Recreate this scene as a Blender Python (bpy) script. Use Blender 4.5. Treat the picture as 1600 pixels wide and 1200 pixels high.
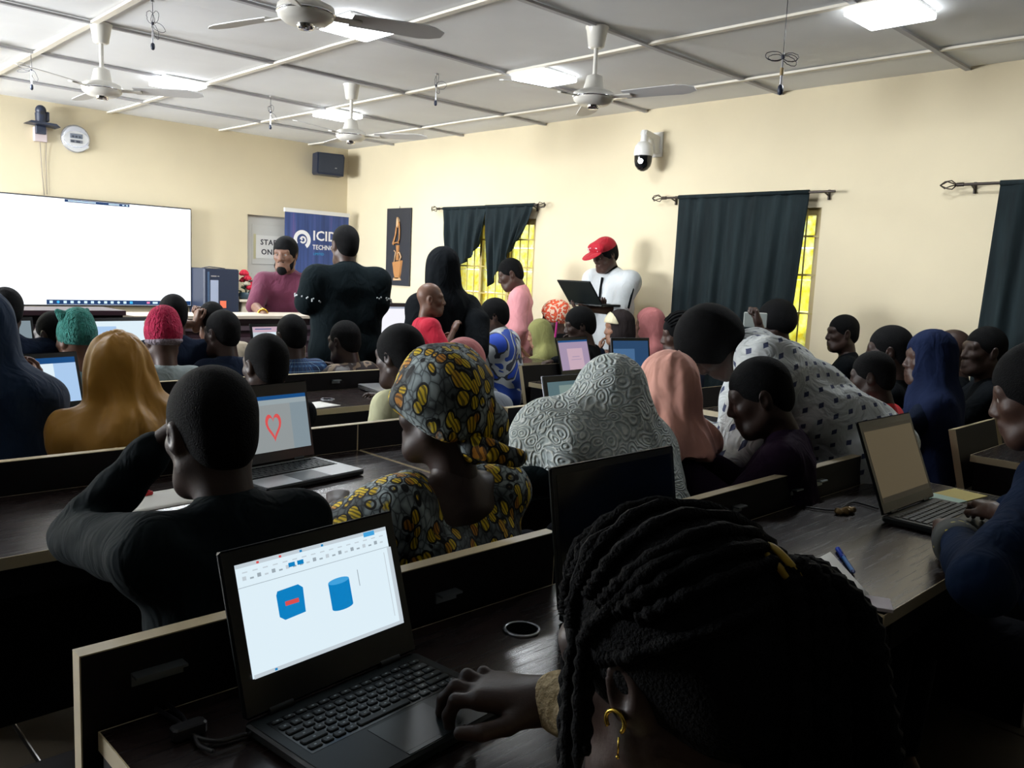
import bpy, math, random
import numpy as np
from mathutils import Matrix, Vector

# ---------------------------------------------------------------- camera, world, lights, exposure
for _o in list(bpy.data.objects):
    bpy.data.objects.remove(_o)
SC = bpy.context.scene
COL = SC.collection
R = math.radians
PI = math.pi
EYE = np.array([0.0, 0.0, 1.41])
FPX, YAW, PITCH, ROLL = 1315.0, R(44.327), R(7.386), R(-2.590)
def cam_axes():
    cy, sy, cp, sp, cr, sr = (math.cos(YAW), math.sin(YAW), math.cos(PITCH), math.sin(PITCH), math.cos(ROLL), math.sin(ROLL))
    fwd = np.array([sy*cp, cy*cp, -sp]); right = np.array([cy, -sy, 0.0]); down = np.cross(fwd, right)
    return cr*right + sr*down, -sr*right + cr*down, fwd
CR, CD, CF = cam_axes()
cam = bpy.data.cameras.new('camera'); cam_o = bpy.data.objects.new('camera', cam); COL.objects.link(cam_o)
cam.sensor_fit = 'HORIZONTAL'; cam.sensor_width = 36.0; cam.lens = 36.0*FPX/1600.0; cam.clip_start = 0.02
cam_o.matrix_world = Matrix(((CR[0], -CD[0], -CF[0], EYE[0]), (CR[1], -CD[1], -CF[1], EYE[1]), (CR[2], -CD[2], -CF[2], EYE[2]), (0, 0, 0, 1)))
SC.camera = cam_o

RX, FY, LX, BY, HC = 5.82, 8.99, -3.0, -5.0, 2.82          # right wall, front wall, left wall, back wall, ceiling

SC.view_settings.view_transform = 'Standard'; SC.view_settings.look = 'None'
SC.view_settings.gamma = 1.0; SC.view_settings.use_curve_mapping = False
SC.view_settings.exposure = -0.02

W = bpy.data.worlds.new('world'); SC.world = W; W.use_nodes = True
_n = W.node_tree.nodes; _n.clear()
_out = _n.new('ShaderNodeOutputWorld'); _bg = _n.new('ShaderNodeBackground'); _sky = _n.new('ShaderNodeTexSky')
_sky.sky_type = 'HOSEK_WILKIE'; _sky.sun_direction = Vector((-0.45, 0.35, 0.82)).normalized(); _sky.turbidity = 4.0
_bg.inputs['Strength'].default_value = 12.0
W.node_tree.links.new(_sky.outputs[0], _bg.inputs[0]); W.node_tree.links.new(_bg.outputs[0], _out.inputs[0])
_sl = bpy.data.lights.new('sun', 'SUN'); _sl.energy = 22.0; _sl.angle = R(1.0); _sl.color = (1.0, 0.95, 0.85)
_so = bpy.data.objects.new('sun', _sl); COL.objects.link(_so)
_so.rotation_euler = Vector((0.45, -0.35, -0.82)).to_track_quat('-Z', 'Y').to_euler()

def area_light(name, loc, direction, sx, sy, watts, color):
    l = bpy.data.lights.new(name, 'AREA'); l.shape = 'RECTANGLE'; l.size = sx; l.size_y = sy; l.energy = watts; l.color = color
    o = bpy.data.objects.new(name, l); COL.objects.link(o); o.location = loc
    o.rotation_euler = Vector(direction).to_track_quat('-Z', 'Y').to_euler()
    return o
# daylight coming through the tall openings of the left wall
LEFT_WINDOWS = [(5.7, 6.9), (7.3, 8.6)]
for _y0, _y1 in LEFT_WINDOWS:
    area_light('daylight', (LX-0.25, (_y0+_y1)/2, 1.65), (1, 0, 0.62), _y1-_y0, 1.5, 470, (0.93, 0.96, 1.0))
# ceiling light panels (the lamps themselves are built further down): x, y, watts
LAMPS = [(4.40, 1.91, 20), (4.40, 4.32, 15), (2.87, 4.35, 28), (4.36, 6.92, 26), (2.87, 6.90, 46), (1.36, 6.90, 40)]  # last entry: unseen lamp added to brighten the left ceiling
for _x, _y, _w in LAMPS:
    area_light('lamp_light', (_x, _y, HC-0.062), (0, 0, -1), 0.28, 0.28, _w, (0.90, 0.95, 1.0))
# ---------------------------------------------------------------- helpers
def ray(px, py):
    return CF + CR*((px-800.0)/FPX) + CD*((py-600.0)/FPX)
def at(px, py, d=None, X=None, Y=None, z=None):
    """real position of something seen at this spot, on the given plane (or at the given depth)"""
    r = ray(px, py)
    t = d if d is not None else X/r[0] if X is not None else Y/r[1] if Y is not None else (z-EYE[2])/r[2]
    return EYE + r*t

def link(name, data, parent=None):
    o = bpy.data.objects.new(name, data); COL.objects.link(o)
    if parent is not None: o.parent = parent
    return o
def tag(o, label=None, cat=None, group=None, kind=None):
    if label: o['label'] = label
    if cat: o['category'] = cat
    if group: o['group'] = group
    if kind: o['kind'] = kind
    return o
def thing(name, loc, rz, label, cat, group=None):
    o = link(name, None); o.location = [float(v) for v in loc]; o.rotation_euler = (0, 0, rz); o.empty_display_size = 0.05
    return tag(o, label, cat, group)
def copy_tree(o, parent=None):
    c = o.copy(); COL.objects.link(c)
    if parent is not None: c.parent = parent
    for ch in KIDS.get(o.name, []):
        copy_tree(ch, c)
    return c
KIDS = {}

class MB:
    """collects simple shapes and links them as ONE mesh object"""
    def __init__(s): s.v = []; s.f = []; s.m = []; s.sm = []
    def add(s, vs, fs, mi=0, smooth=False):
        b = len(s.v); s.v += [tuple(map(float, v)) for v in vs]
        s.f += [tuple(b+i for i in f) for f in fs]; s.m += [mi]*len(fs); s.sm += [smooth]*len(fs); return s
    def box(s, a, b, mi=0, M=None, bev=0.0):
        x0, y0, z0 = a; x1, y1, z1 = b
        if bev <= 0:
            vs = [(x0,y0,z0),(x1,y0,z0),(x1,y1,z0),(x0,y1,z0),(x0,y0,z1),(x1,y0,z1),(x1,y1,z1),(x0,y1,z1)]
            fs = [(0,3,2,1),(4,5,6,7),(0,1,5,4),(1,2,6,5),(2,3,7,6),(3,0,4,7)]
        else:
            c = bev; vs = []; 
            ring = lambda i, z: [(x0+i+c*(0 if i else 1)*0, y0+i, z)]
            def rr(i, z):   # rounded-corner ring inset by i
                xa, xb, ya, yb = x0+i, x1-i, y0+i, y1-i
                return [(xa+c,ya,z),(xb-c,ya,z),(xb,ya+c,z),(xb,yb-c,z),(xb-c,yb,z),(xa+c,yb,z),(xa,yb-c,z),(xa,ya+c,z)]
            h = c*0.6
            vs = rr(h, z0)+rr(0, z0+h)+rr(0, z1-h)+rr(h, z1)
            fs = [tuple(range(7,-1,-1)), tuple(range(24,32))]
            for k in range(3):
                for i in range(8):
                    j = (i+1) % 8; fs.append((k*8+i, k*8+j, k*8+8+j, k*8+8+i))
        if M is not None: vs = [M @ Vector(v) for v in vs]
        return s.add(vs, fs, mi)
    def cyl(s, p, q, r0, r1=None, n=16, mi=0, caps=True, smooth=True):
        p = Vector(p); q = Vector(q); r1 = r0 if r1 is None else r1
        ax = (q-p).normalized(); u = ax.orthogonal().normalized(); w = ax.cross(u)
        vs = []
        for c, r in ((p, r0), (q, r1)):
            for i in range(n):
                t = 2*PI*i/n; vs.append(c + u*(r*math.cos(t)) + w*(r*math.sin(t)))
        s.add(vs, [(i, (i+1) % n, n+(i+1) % n, n+i) for i in range(n)], mi, smooth)
        if caps:
            s.add(vs[:n], [tuple(range(n-1, -1, -1))], mi); s.add(vs[n:], [tuple(range(n))], mi)
        return s
    def lathe(s, prof, c=(0,0,0), n=24, mi=0, M=None):
        vs = []; 
        for r, z in prof:
            for i in range(n):
                t = 2*PI*i/n; vs.append(Vector((c[0]+r*math.cos(t), c[1]+r*math.sin(t), c[2]+z)))
        if M is not None: vs = [M @ v for v in vs]
        fs = []
        for k in range(len(prof)-1):
            for i in range(n):
                j = (i+1) % n; fs.append((k*n+i, k*n+j, k*n+n+j, k*n+n+i))
        s.add(vs, fs, mi, True)
        s.add(vs[:n], [tuple(range(n-1,-1,-1))], mi); s.add(vs[-n:], [tuple(range(n))], mi)
        return s
    def tube(s, pts, r, n=6, mi=0, closed=False):
        P = [Vector(p) for p in pts]; m = len(P); vs = []; u = None
        for i, p in enumerate(P):
            a = P[(i-1) % m] if (closed or i) else p; b = P[(i+1) % m] if (closed or i < m-1) else p
            t = (b-a).normalized() if (b-a).length > 1e-9 else Vector((0,0,1))
            u = t.orthogonal().normalized() if u is None else (u - t*u.dot(t)).normalized()
            w = t.cross(u); rr = r[i] if hasattr(r, '__len__') else r
            for k in range(n):
                q = 2*PI*k/n; vs.append(p + u*(rr*math.cos(q)) + w*(rr*math.sin(q)))
        fs = []
        for i in range(m if closed else m-1):
            j = (i+1) % m
            for k in range(n):
                l = (k+1) % n; fs.append((i*n+k, i*n+l, j*n+l, j*n+k))
        if not closed: fs += [tuple(range(n-1,-1,-1)), tuple((m-1)*n+k for k in range(n))]
        return s.add(vs, fs, mi, True)
    def prism(s, pts, y0, y1, mi=0, M=None):
        """outline in x,z swept from y0 to y1"""
        n = len(pts); vs = [Vector((x, y0, z)) for x, z in pts]+[Vector((x, y1, z)) for x, z in pts]
        if M is not None: vs = [M @ v for v in vs]
        return s.add(vs, [tuple(range(n)), tuple(range(2*n-1, n-1, -1))]+[(i, n+i, n+(i+1) % n, (i+1) % n) for i in range(n)], mi)
    def ball(s, c, r, n=12, mi=0):
        r = (r, r, r) if not hasattr(r, '__len__') else r
        m = max(4, n//2); vs = [(c[0], c[1], c[2]-r[2])]; fs = []
        for k in range(1, m):
            a = -PI/2+PI*k/m
            for i in range(n):
                t = 2*PI*i/n; vs.append((c[0]+r[0]*math.cos(a)*math.cos(t), c[1]+r[1]*math.cos(a)*math.sin(t), c[2]+r[2]*math.sin(a)))
        vs.append((c[0], c[1], c[2]+r[2])); last = len(vs)-1
        for i in range(n):
            j = (i+1) % n; fs.append((0, 1+j, 1+i)); fs.append((last, last-n+i, last-n+j))
            for k in range(m-2):
                fs.append((1+k*n+i, 1+k*n+j, 1+k*n+n+j, 1+k*n+n+i))
        return s.add(vs, fs, mi, True)
    def grid(s, fn, nu, nv, mi=0, smooth=True):
        vs = [fn(i/(nu-1), j/(nv-1)) for j in range(nv) for i in range(nu)]
        return s.add(vs, [(j*nu+i, j*nu+i+1, j*nu+nu+i+1, j*nu+nu+i) for j in range(nv-1) for i in range(nu-1)], mi, smooth)
    def mesh(s, name, mats):
        me = bpy.data.meshes.new(name); me.from_pydata(s.v, [], s.f)
        for m in (mats if isinstance(mats, (list, tuple)) else [mats]): me.materials.append(m)
        me.polygons.foreach_set('material_index', s.m); me.polygons.foreach_set('use_smooth', s.sm); me.update()
        return me
    def build(s, name, mats, parent=None, kind=None):
        o = link(name, s.mesh(name, mats), parent)
        if parent is not None: KIDS.setdefault(parent.name, []).append(o)
        if kind: o['kind'] = kind
        return o

def text_mesh(body, size, xscale=1.0, spacing=1.0, bold=0.0):
    cu = bpy.data.curves.new('lettering', 'FONT'); cu.body = body; cu.size = size; cu.align_x = 'LEFT'; cu.resolution_u = 2
    cu.space_character = spacing; cu.offset = bold; cu.extrude = 0.0004
    o = bpy.data.objects.new('lettering', cu); COL.objects.link(o)
    bpy.context.view_layer.update()
    me = bpy.data.meshes.new_from_object(o.evaluated_get(bpy.context.evaluated_depsgraph_get()))
    bpy.data.objects.remove(o)
    for v in me.vertices: v.co.x *= xscale
    return me
def lettering(body, size, mat, parent, loc, rot, xscale=1.0, spacing=1.0, bold=0.0, name='lettering'):
    me = text_mesh(body, size, xscale, spacing, bold); me.materials.clear(); me.materials.append(mat)
    o = link(name, me, parent); o.location = loc; o.rotation_euler = rot
    if parent is not None: KIDS.setdefault(parent.name, []).append(o)
    return o

# ---------------------------------------------------------------- materials
MATS = {}
class NT:
    def __init__(s, m): s.t = m.node_tree; s.n = m.node_tree.nodes
    def __call__(s, typ, ins=None, **kw):
        nd = s.n.new('ShaderNode'+typ)
        for k, v in kw.items(): setattr(nd, k, v)
        for k, v in (ins or {}).items():
            if isinstance(v, tuple) and len(v) == 2 and hasattr(v[0], 'outputs'): s.t.links.new(v[0].outputs[v[1]], nd.inputs[k])
            elif hasattr(v, 'outputs'): s.t.links.new(v.outputs[0], nd.inputs[k])
            else: nd.inputs[k].default_value = v
        return nd
def rgb(c): return (c[0], c[1], c[2], 1.0)
def mat(name, col=(0.5,0.5,0.5), rough=0.6, metal=0.0, spec=0.5, emit=None, estr=1.0, build=None, sheen=0.0):
    if name in MATS: return MATS[name]
    m = bpy.data.materials.new(name); m.use_nodes = True; MATS[name] = m
    p = m.node_tree.nodes['Principled BSDF']; p.inputs['Base Color'].default_value = rgb(col)
    p.inputs['Roughness'].default_value = rough; p.inputs['Metallic'].default_value = metal
    p.inputs['Specular IOR Level'].default_value = spec
    if sheen: p.inputs['Sheen Weight'].default_value = sheen
    if emit is not None:
        p.inputs['Emission Color'].default_value = rgb(emit); p.inputs['Emission Strength'].default_value = estr
    if build: build(NT(m), p, m.node_tree.links)
    return m
def ramp(N, fac, stops, interp='LINEAR'):
    r = N('ValToRGB', {0: fac}); r.color_ramp.interpolation = interp
    e = r.color_ramp.elements
    while len(e) < len(stops): e.new(0.5)
    for k, (p, c) in enumerate(stops): e[k].position = p; e[k].color = rgb(c) if len(c) == 3 else c
    return r
def noise(N, scale, detail=3, rough=0.55, vec=None, coord='Object', stretch=None, dist=0.0):
    tc = N('TexCoord'); src = (tc, coord)
    if stretch is not None: src = N('Mapping', {'Vector': (tc, coord), 'Scale': stretch})
    return N('TexNoise', {'Vector': vec if vec is not None else src, 'Scale': scale, 'Detail': detail, 'Roughness': rough, 'Distortion': dist})
def bump(N, p, L, h, strength, dist=0.01):
    b = N('Bump', {'Height': h, 'Strength': strength, 'Distance': dist}); L.new(b.outputs[0], p.inputs['Normal'])
def cloth(name, col, var=0.12, rough=0.85, bs=0.35, scale=9.0):
    def b(N, p, L):
        n = noise(N, scale, 4); c2 = tuple(min(1, v*(1+var)) for v in col); c1 = tuple(v*(1-var) for v in col)
        r = ramp(N, (n, 0), [(0.3, c1), (0.7, c2)]); L.new(r.outputs[0], p.inputs['Base Color'])
        n2 = noise(N, scale*1.6, 2, stretch=(1, 1, 0.55), dist=1.2); bump(N, p, L, (n2, 0), bs, 0.03)
    dark = max(col) < .06
    return mat(name, col, rough, spec=0.06 if dark else 0.2, build=b, sheen=0.0 if dark else 0.08)
def skin(name, col):
    def b(N, p, L):
        n = noise(N, 28, 3); r = ramp(N, (n, 0), [(0.3, tuple(v*0.86 for v in col)), (0.7, tuple(v*1.12 for v in col))])
        L.new(r.outputs[0], p.inputs['Base Color']); n2 = noise(N, 220, 2); bump(N, p, L, (n2, 0), 0.08, 0.004)
    return mat(name, col, 0.48, spec=0.4, build=b)
def hairmat(name, col=(0.0032, 0.0034, 0.0038), scale=320):
    def b(N, p, L):
        n = noise(N, scale, 2); bump(N, p, L, (n, 0), 0.45, 0.010)
        n2 = noise(N, 40, 3); r = ramp(N, (n2, 0), [(0.3, tuple(v*0.7 for v in col)), (0.75, tuple(v*1.6 for v in col))]); L.new(r.outputs[0], p.inputs['Base Color'])
    return mat(name, col, 0.8, spec=0.12, build=b)
SKIN_A = lambda: skin('skin dark brown', (0.060, 0.030, 0.021))
SKIN_B = lambda: skin('skin deep brown', (0.036, 0.019, 0.014))
SKIN_C = lambda: skin('skin warm brown', (0.15, 0.075, 0.048))
SKIN_D = lambda: skin('skin light brown', (0.28, 0.14, 0.085))
# ---------------------------------------------------------------- smooth solid modelling (rounded cones and ellipsoids blended into one continuous surface)
F32 = np.float32
def rotm(yaw=0.0, pitch=0.0, roll=0.0):
    """local x right, y forward, z up; pitch tips the front down, yaw turns left, roll leans to the right"""
    cy, sy = math.cos(yaw), math.sin(yaw); cp, sp = math.cos(pitch), math.sin(pitch); cr, sr = math.cos(roll), math.sin(roll)
    Rz = np.array([[cy, -sy, 0], [sy, cy, 0], [0, 0, 1]]); Rx = np.array([[1, 0, 0], [0, cp, sp], [0, -sp, cp]]); Ry = np.array([[cr, 0, sr], [0, 1, 0], [-sr, 0, cr]])
    return Rz @ Rx @ Ry
def cone(a, b, ra, rb=None, k=0.03, op='+'): return ('c', np.array(a, float), np.array(b, float), ra, ra if rb is None else rb, k, op)
def ell(c, r, M=None, k=0.03, op='+'): return ('e', np.array(c, float), np.array((r, r, r) if np.isscalar(r) else r, float), None if M is None else np.array(M), k, op)
def cut(n, c): return ('p', np.array(n, float), float(c))
def xf(prims, M, t, s=1.0):
    out = []
    for p in prims:
        if p[0] == 'c': out.append(('c', M@(p[1]*s)+t, M@(p[2]*s)+t, p[3]*s, p[4]*s, p[5]*s, p[6]))
        elif p[0] == 'e': out.append(('e', M@(p[1]*s)+t, p[2]*s, M if p[3] is None else M@p[3], p[4]*s, p[5]))
        else: n = M@p[1]; out.append(('p', n, p[2]*s+float(n@t)))
    return out
def sdf_mesh(prims, vox, disp=None):
    lo = np.full(3, 1e9); hi = np.full(3, -1e9)
    def bb(p):
        if p[0] == 'c':
            return np.minimum(p[1]-p[3], p[2]-p[4]), np.maximum(p[1]+p[3], p[2]+p[4])
        m = p[2].max() if p[3] is not None else p[2]
        return p[1]-m, p[1]+m
    for p in prims:
        if p[0] != 'p' and p[-1] == '+':
            a, b = bb(p); lo = np.minimum(lo, a); hi = np.maximum(hi, b)
    lo -= 3*vox+0.012; hi += 3*vox+0.012
    n = np.ceil((hi-lo)/vox).astype(int)+1
    D = np.full(n, 0.08 if vox < 0.03 else 0.2, F32)
    ax = [(lo[i]+vox*np.arange(n[i])).astype(F32) for i in range(3)]
    for p in prims:
        if p[0] == 'p':
            g = p[1][0]*ax[0][:, None, None]+p[1][1]*ax[1][None, :, None]+p[1][2]*ax[2][None, None, :]-p[2]
            D = np.maximum(D, g.astype(F32)); continue
        k = p[-2]; a, b = bb(p); mg = k+3*vox
        i0 = np.clip(np.floor((a-mg-lo)/vox).astype(int), 0, n-1); i1 = np.clip(np.ceil((b+mg-lo)/vox).astype(int)+1, 1, n)
        if (i1 <= i0).any(): continue
        sl = tuple(slice(i0[i], i1[i]) for i in range(3))
        X = ax[0][sl[0]][:, None, None]; Y = ax[1][sl[1]][None, :, None]; Z = ax[2][sl[2]][None, None, :]
        if p[0] == 'c':
            A, B, ra, rb = p[1], p[2], p[3], p[4]; ba = (B-A).astype(F32); L2 = max(float(ba@ba), 1e-12)
            dx, dy, dz = X-F32(A[0]), Y-F32(A[1]), Z-F32(A[2])
            h = np.clip((dx*ba[0]+dy*ba[1]+dz*ba[2])/F32(L2), 0, 1)
            d = np.sqrt((dx-h*ba[0])**2+(dy-h*ba[1])**2+(dz-h*ba[2])**2)-(F32(ra)+F32(rb-ra)*h)
        else:
            c, r, M = p[1], p[2], p[3]
            dx, dy, dz = X-F32(c[0]), Y-F32(c[1]), Z-F32(c[2])
            if M is not None:
                m = M.astype(F32); dx, dy, dz = (dx*m[0,0]+dy*m[1,0]+dz*m[2,0], dx*m[0,1]+dy*m[1,1]+dz*m[2,1], dx*m[0,2]+dy*m[1,2]+dz*m[2,2])
            qx, qy, qz = dx/F32(r[0]), dy/F32(r[1]), dz/F32(r[2])
            k0 = np.sqrt(qx*qx+qy*qy+qz*qz); k1 = np.sqrt((qx/F32(r[0]))**2+(qy/F32(r[1]))**2+(qz/F32(r[2]))**2)+F32(1e-9)
            d = k0*(k0-1)/k1
        E = D[sl]
        if p[-1] == '+':
            h = np.maximum(k-np.abs(E-d), 0)/k if k > 0 else 0
            D[sl] = np.minimum(E, d)-h*h*F32(k*0.25)
        else:
            d = -d; h = np.maximum(k-np.abs(E-d), 0)/k if k > 0 else 0
            D[sl] = np.maximum(E, d)+h*h*F32(k*0.25)
    return surface_nets(D, lo, vox, disp)
def surface_nets(D, lo, vox, disp=None):
    D[0] = D[-1] = 1; D[:, 0] = D[:, -1] = 1; D[:, :, 0] = D[:, :, -1] = 1
    S = D < 0
    nx, ny, nz = D.shape
    cnt = np.zeros((nx-1, ny-1, nz-1), np.int8)
    for a in (0, 1):
        for b in (0, 1):
            for c in (0, 1): cnt += S[a:nx-1+a, b:ny-1+b, c:nz-1+c]
    act = (cnt > 0) & (cnt < 8)
    I, J, K = np.nonzero(act)
    idx = np.full(act.shape, -1, np.int32); idx[I, J, K] = np.arange(len(I))
    acc = np.zeros((len(I), 3)); num = np.zeros(len(I))
    cor = [(a, b, c) for a in (0, 1) for b in (0, 1) for c in (0, 1)]
    vals = {q: D[I+q[0], J+q[1], K+q[2]] for q in cor}
    for q in cor:
        for axis in range(3):
            if q[axis]: continue
            q2 = list(q); q2[axis] = 1; q2 = tuple(q2)
            d0, d1 = vals[q], vals[q2]; m = (d0 < 0) != (d1 < 0)
            t = np.where(m, d0/np.where(m, d0-d1, 1), 0)
            pt = np.tile(np.array(q, float), (len(I), 1)); pt[:, axis] = t
            acc[m] += pt[m]; num[m] += 1
    V = (np.stack([I, J, K], 1)+acc/num[:, None])*vox+lo
    quads = []
    for axis in range(3):
        a1, a2 = [(1, 2), (2, 0), (0, 1)][axis]
        s0 = [slice(None)]*3; s1 = [slice(None)]*3; s0[axis] = slice(0, -1); s1[axis] = slice(1, None)
        A = S[tuple(s0)]; B = S[tuple(s1)]
        for flip, msk in ((False, A & ~B), (True, ~A & B)):
            e = np.stack(np.nonzero(msk), 1)
            if not len(e): continue
            e = e[(e[:, a1] > 0) & (e[:, a2] > 0)]
            def cell(o1, o2):
                q = e.copy(); q[:, a1] -= o1; q[:, a2] -= o2; return idx[q[:, 0], q[:, 1], q[:, 2]]
            c = [cell(1, 1), cell(0, 1), cell(0, 0), cell(1, 0)]
            if flip: c = c[::-1]
            quads.append(np.stack(c, 1))
    Q = np.concatenate(quads)
    Q = Q[(Q >= 0).all(1)]
    # one relaxing pass keeps the skin smooth
    V = relax(V, Q, 1, 0.5)
    if disp is not None:
        V = V+disp(V, normals(V, Q))
    return V, Q
def relax(V, Q, it, w):
    for _ in range(it):
        s = np.zeros_like(V); n = np.zeros(len(V))
        for a, b in ((0, 1), (1, 2), (2, 3), (3, 0)):
            for i in range(3):
                s[:, i] += np.bincount(Q[:, a], V[Q[:, b], i], len(V))+np.bincount(Q[:, b], V[Q[:, a], i], len(V))
            n += np.bincount(Q[:, a], minlength=len(V))+np.bincount(Q[:, b], minlength=len(V))
        V = V*(1-w)+w*s/np.maximum(n, 1)[:, None]
    return V
def normals(V, Q):
    fn = np.cross(V[Q[:, 2]]-V[Q[:, 0]], V[Q[:, 3]]-V[Q[:, 1]]); N = np.zeros_like(V)
    for j in range(4):
        for i in range(3): N[:, i] += np.bincount(Q[:, j], fn[:, i], len(V))
    return N/np.maximum(np.linalg.norm(N, axis=1), 1e-12)[:, None]
def join(parts):
    """[(V, Q, material index)] -> one set"""
    vs, qs, ms = [], [], []; b = 0
    for V, Q, mi in parts:
        vs.append(V); qs.append(Q+b); ms.append(np.full(len(Q), mi)); b += len(V)
    return np.concatenate(vs), np.concatenate(qs), np.concatenate(ms)
def np_obj(name, parts, mats, parent=None, origin=None, pat=None):
    V, Q, M = join(parts); V0 = V
    if origin is not None: V = V-np.asarray(origin)
    me = bpy.data.meshes.new(name)
    me.vertices.add(len(V)); me.vertices.foreach_set('co', V.astype(F32).ravel())
    me.loops.add(len(Q)*4); me.loops.foreach_set('vertex_index', Q.astype(np.int32).ravel())
    me.polygons.add(len(Q)); me.polygons.foreach_set('loop_start', (np.arange(len(Q))*4).astype(np.int32))
    me.polygons.foreach_set('material_index', M.astype(np.int32)); me.polygons.foreach_set('use_smooth', np.ones(len(Q), bool))
    for m in (mats if isinstance(mats, (list, tuple)) else [mats]): me.materials.append(m)
    me.update(calc_edges=True)
    if pat is not None:
        at_ = me.attributes.new('cloth', 'FLOAT_VECTOR', 'POINT'); at_.data.foreach_set('vector', pat(V0).astype(F32).ravel())
    o = link(name, me, parent)
    if parent is not None: KIDS.setdefault(parent.name, []).append(o)
    elif origin is not None: o.location = [float(v) for v in origin]
    return o
# ---------------------------------------------------------------- people
V3 = lambda *a: np.array(a, float)
def nrm(v): v = np.asarray(v, float); return v/max(np.linalg.norm(v), 1e-9)
def head_prims():
    P = [ell((0,-.012,.030), (.074,.094,.088)), ell((0,.030,-.042), (.057,.060,.076), k=.04),
         cone((-.026,.062,-.100), (.026,.062,-.100), .021, k=.04)]
    for s in (-1, 1):
        P += [cone((s*.052,.0,-.062), (s*.022,.062,-.102), .019, k=.035), ell((s*.040,.060,-.022), (.022,.022,.018), k=.03)]
    P += [cone((-.040,.074,.024), (.040,.074,.024), .013, k=.025), cone((0,-.022,-.05), (0,-.036,-.165), .052, .056, k=.04)]
    for s in (-1, 1): P += [ell((s*.031,.096,.002), (.017,.012,.011), k=.012, op='-')]
    for s in (-1, 1): P += [cone((s*.018,.083,.0105), (s*.045,.078,.0085), .0058, k=.006), cone((s*.020,.082,-.010), (s*.043,.078,-.009), .0052, k=.006)]
    P += [cone((0,.083,.012), (0,.103,-.030), .0085, .013, k=.014), ell((0,.078,-.066), (.030,.020,.020), k=.02)]
    for s in (-1, 1): P += [ell((s*.014,.094,-.036), (.010,.011,.008), k=.008)]
    P += [cone((-.018,.091,-.060), (.018,.091,-.060), .008, k=.006), cone((-.015,.090,-.077), (.015,.090,-.077), .0095, k=.006),
          cone((-.022,.101,-.0685), (.022,.101,-.0685), .0025, k=.004, op='-')]
    for s in (-1, 1):
        M = rotm(s*-.35, 0, s*.12)
        P += [ell((s*.077,-.010,-.008), (.010,.022,.033), M, k=.008), ell((s*.087,-.003,-.004), (.007,.011,.018), M, k=.006, op='-')]
    return P
HEADS = {}
def head_mesh(v):
    if v not in HEADS: HEADS[v] = sdf_mesh(head_prims(), v)
    return HEADS[v]
def eye_mesh():
    if 'eye' not in HEADS:
        mb = MB()
        V, Q = sdf_mesh([ell((s*.0305,.0765,.001), (.0112,.0112,.0112), k=0) for s in (-1, 1)], .003)
        I = sdf_mesh([ell((s*.0305,.0815,.001), (.0072,.0068,.0072), k=0) for s in (-1, 1)], .0022)
        HEADS['eye'] = (V, Q, I)
    return HEADS['eye']
SKULL = lambda g, k=0.0: ell((0,-.014,.031), (.074+g,.094+g,.088+g), k=k)
def hair_prims(kind):
    if kind == 'crop':
        return [SKULL(.006), ell((0,-.052,-.03), (.058,.052,.055), k=.03), ell((0,.118,-.052), (.085,.082,.100), k=.012, op='-'), cut((0,.35,-1), .062)]
    if kind == 'short':
        return [SKULL(.013), ell((0,-.058,-.025), (.062,.056,.06), k=.03), ell((0,.122,-.055), (.09,.082,.100), k=.012, op='-'), cut((0,.35,-1), .066)]
    if kind == 'afro':
        return [SKULL(.032), ell((0,-.06,-.01), (.082,.07,.075), k=.03), ell((0,.135,-.058), (.10,.085,.105), k=.02, op='-'), cut((0,.3,-1), .075)]
    if kind == 'beanie':
        return [ell((0,-.018,.038), (.090,.108,.108)), ell((0,-.03,.125), (.05,.055,.04), k=.06), cut((0,.12,-1), .012)]
    if kind == 'beanie_rim':
        return [ell((0,-.016,.004), (.088,.108,.030)), cut((0,.12,-1), .018)]
HAIRS = {}
def hair_mesh(kind, v):
    if (kind, v) not in HAIRS: HAIRS[(kind, v)] = sdf_mesh(hair_prims(kind), v)
    return HAIRS[(kind, v)]

def hand_prims(bends, thumb=((-.020,.022,-.006), (-.044,.050,-.016), (-.050,.076,-.022), (-.046,.098,-.026)), spread=1.0):
    """right hand: wrist at the origin, fingers along +y, palm towards -z, thumb on the -x side"""
    kx = (-.027, -.009, .009, .026); ky = (.086, .090, .086, .078); L = (.070, .078, .072, .056)
    P = [cone((0,-.03,0), (0,.012,0), .026, .024, k=.02)]
    for i in range(4):
        P += [cone((kx[i]*.55,.008,0), (kx[i],ky[i],.003), .0155, .0125, k=.02)]
    P += [ell((-.016,.034,-.010), (.017,.028,.014), k=.015), ell((.018,.034,-.009), (.013,.030,.012), k=.015)]
    for i in range(4):
        p = V3(kx[i], ky[i], .003); a = 0.0; sx = kx[i]*1.8*spread
        rr = .0098 if i < 3 else .0084
        for f, b in zip((.45, .31, .24), bends[i]):
            a += b; q = p+L[i]*f*nrm(V3(sx*(1 if a < .5 else .4), math.cos(a), -math.sin(a)))
            P.append(cone(p, q, rr, rr*.90, k=.005)); p = q; rr *= .90
    for j in range(3):
        r0 = (.0135, .0112, .0100)[j]; r1 = (.0112, .0100, .0082)[j]
        P.append(cone(thumb[j], thumb[j+1], r0, r1, k=.010 if j == 0 else .004))
    return P
RELAX = [(.35, .5, .35), (.40, .55, .4), (.45, .6, .4), (.5, .6, .4)]
TYPE = [(.25, .75, .45), (.2, .8, .45), (.3, .8, .45), (.4, .8, .4)]
FIST = [(1.0, 1.5, .9), (1.05, 1.5, .9), (1.1, 1.5, .9), (1.1, 1.5, .9)]
HANDS = {}
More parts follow.
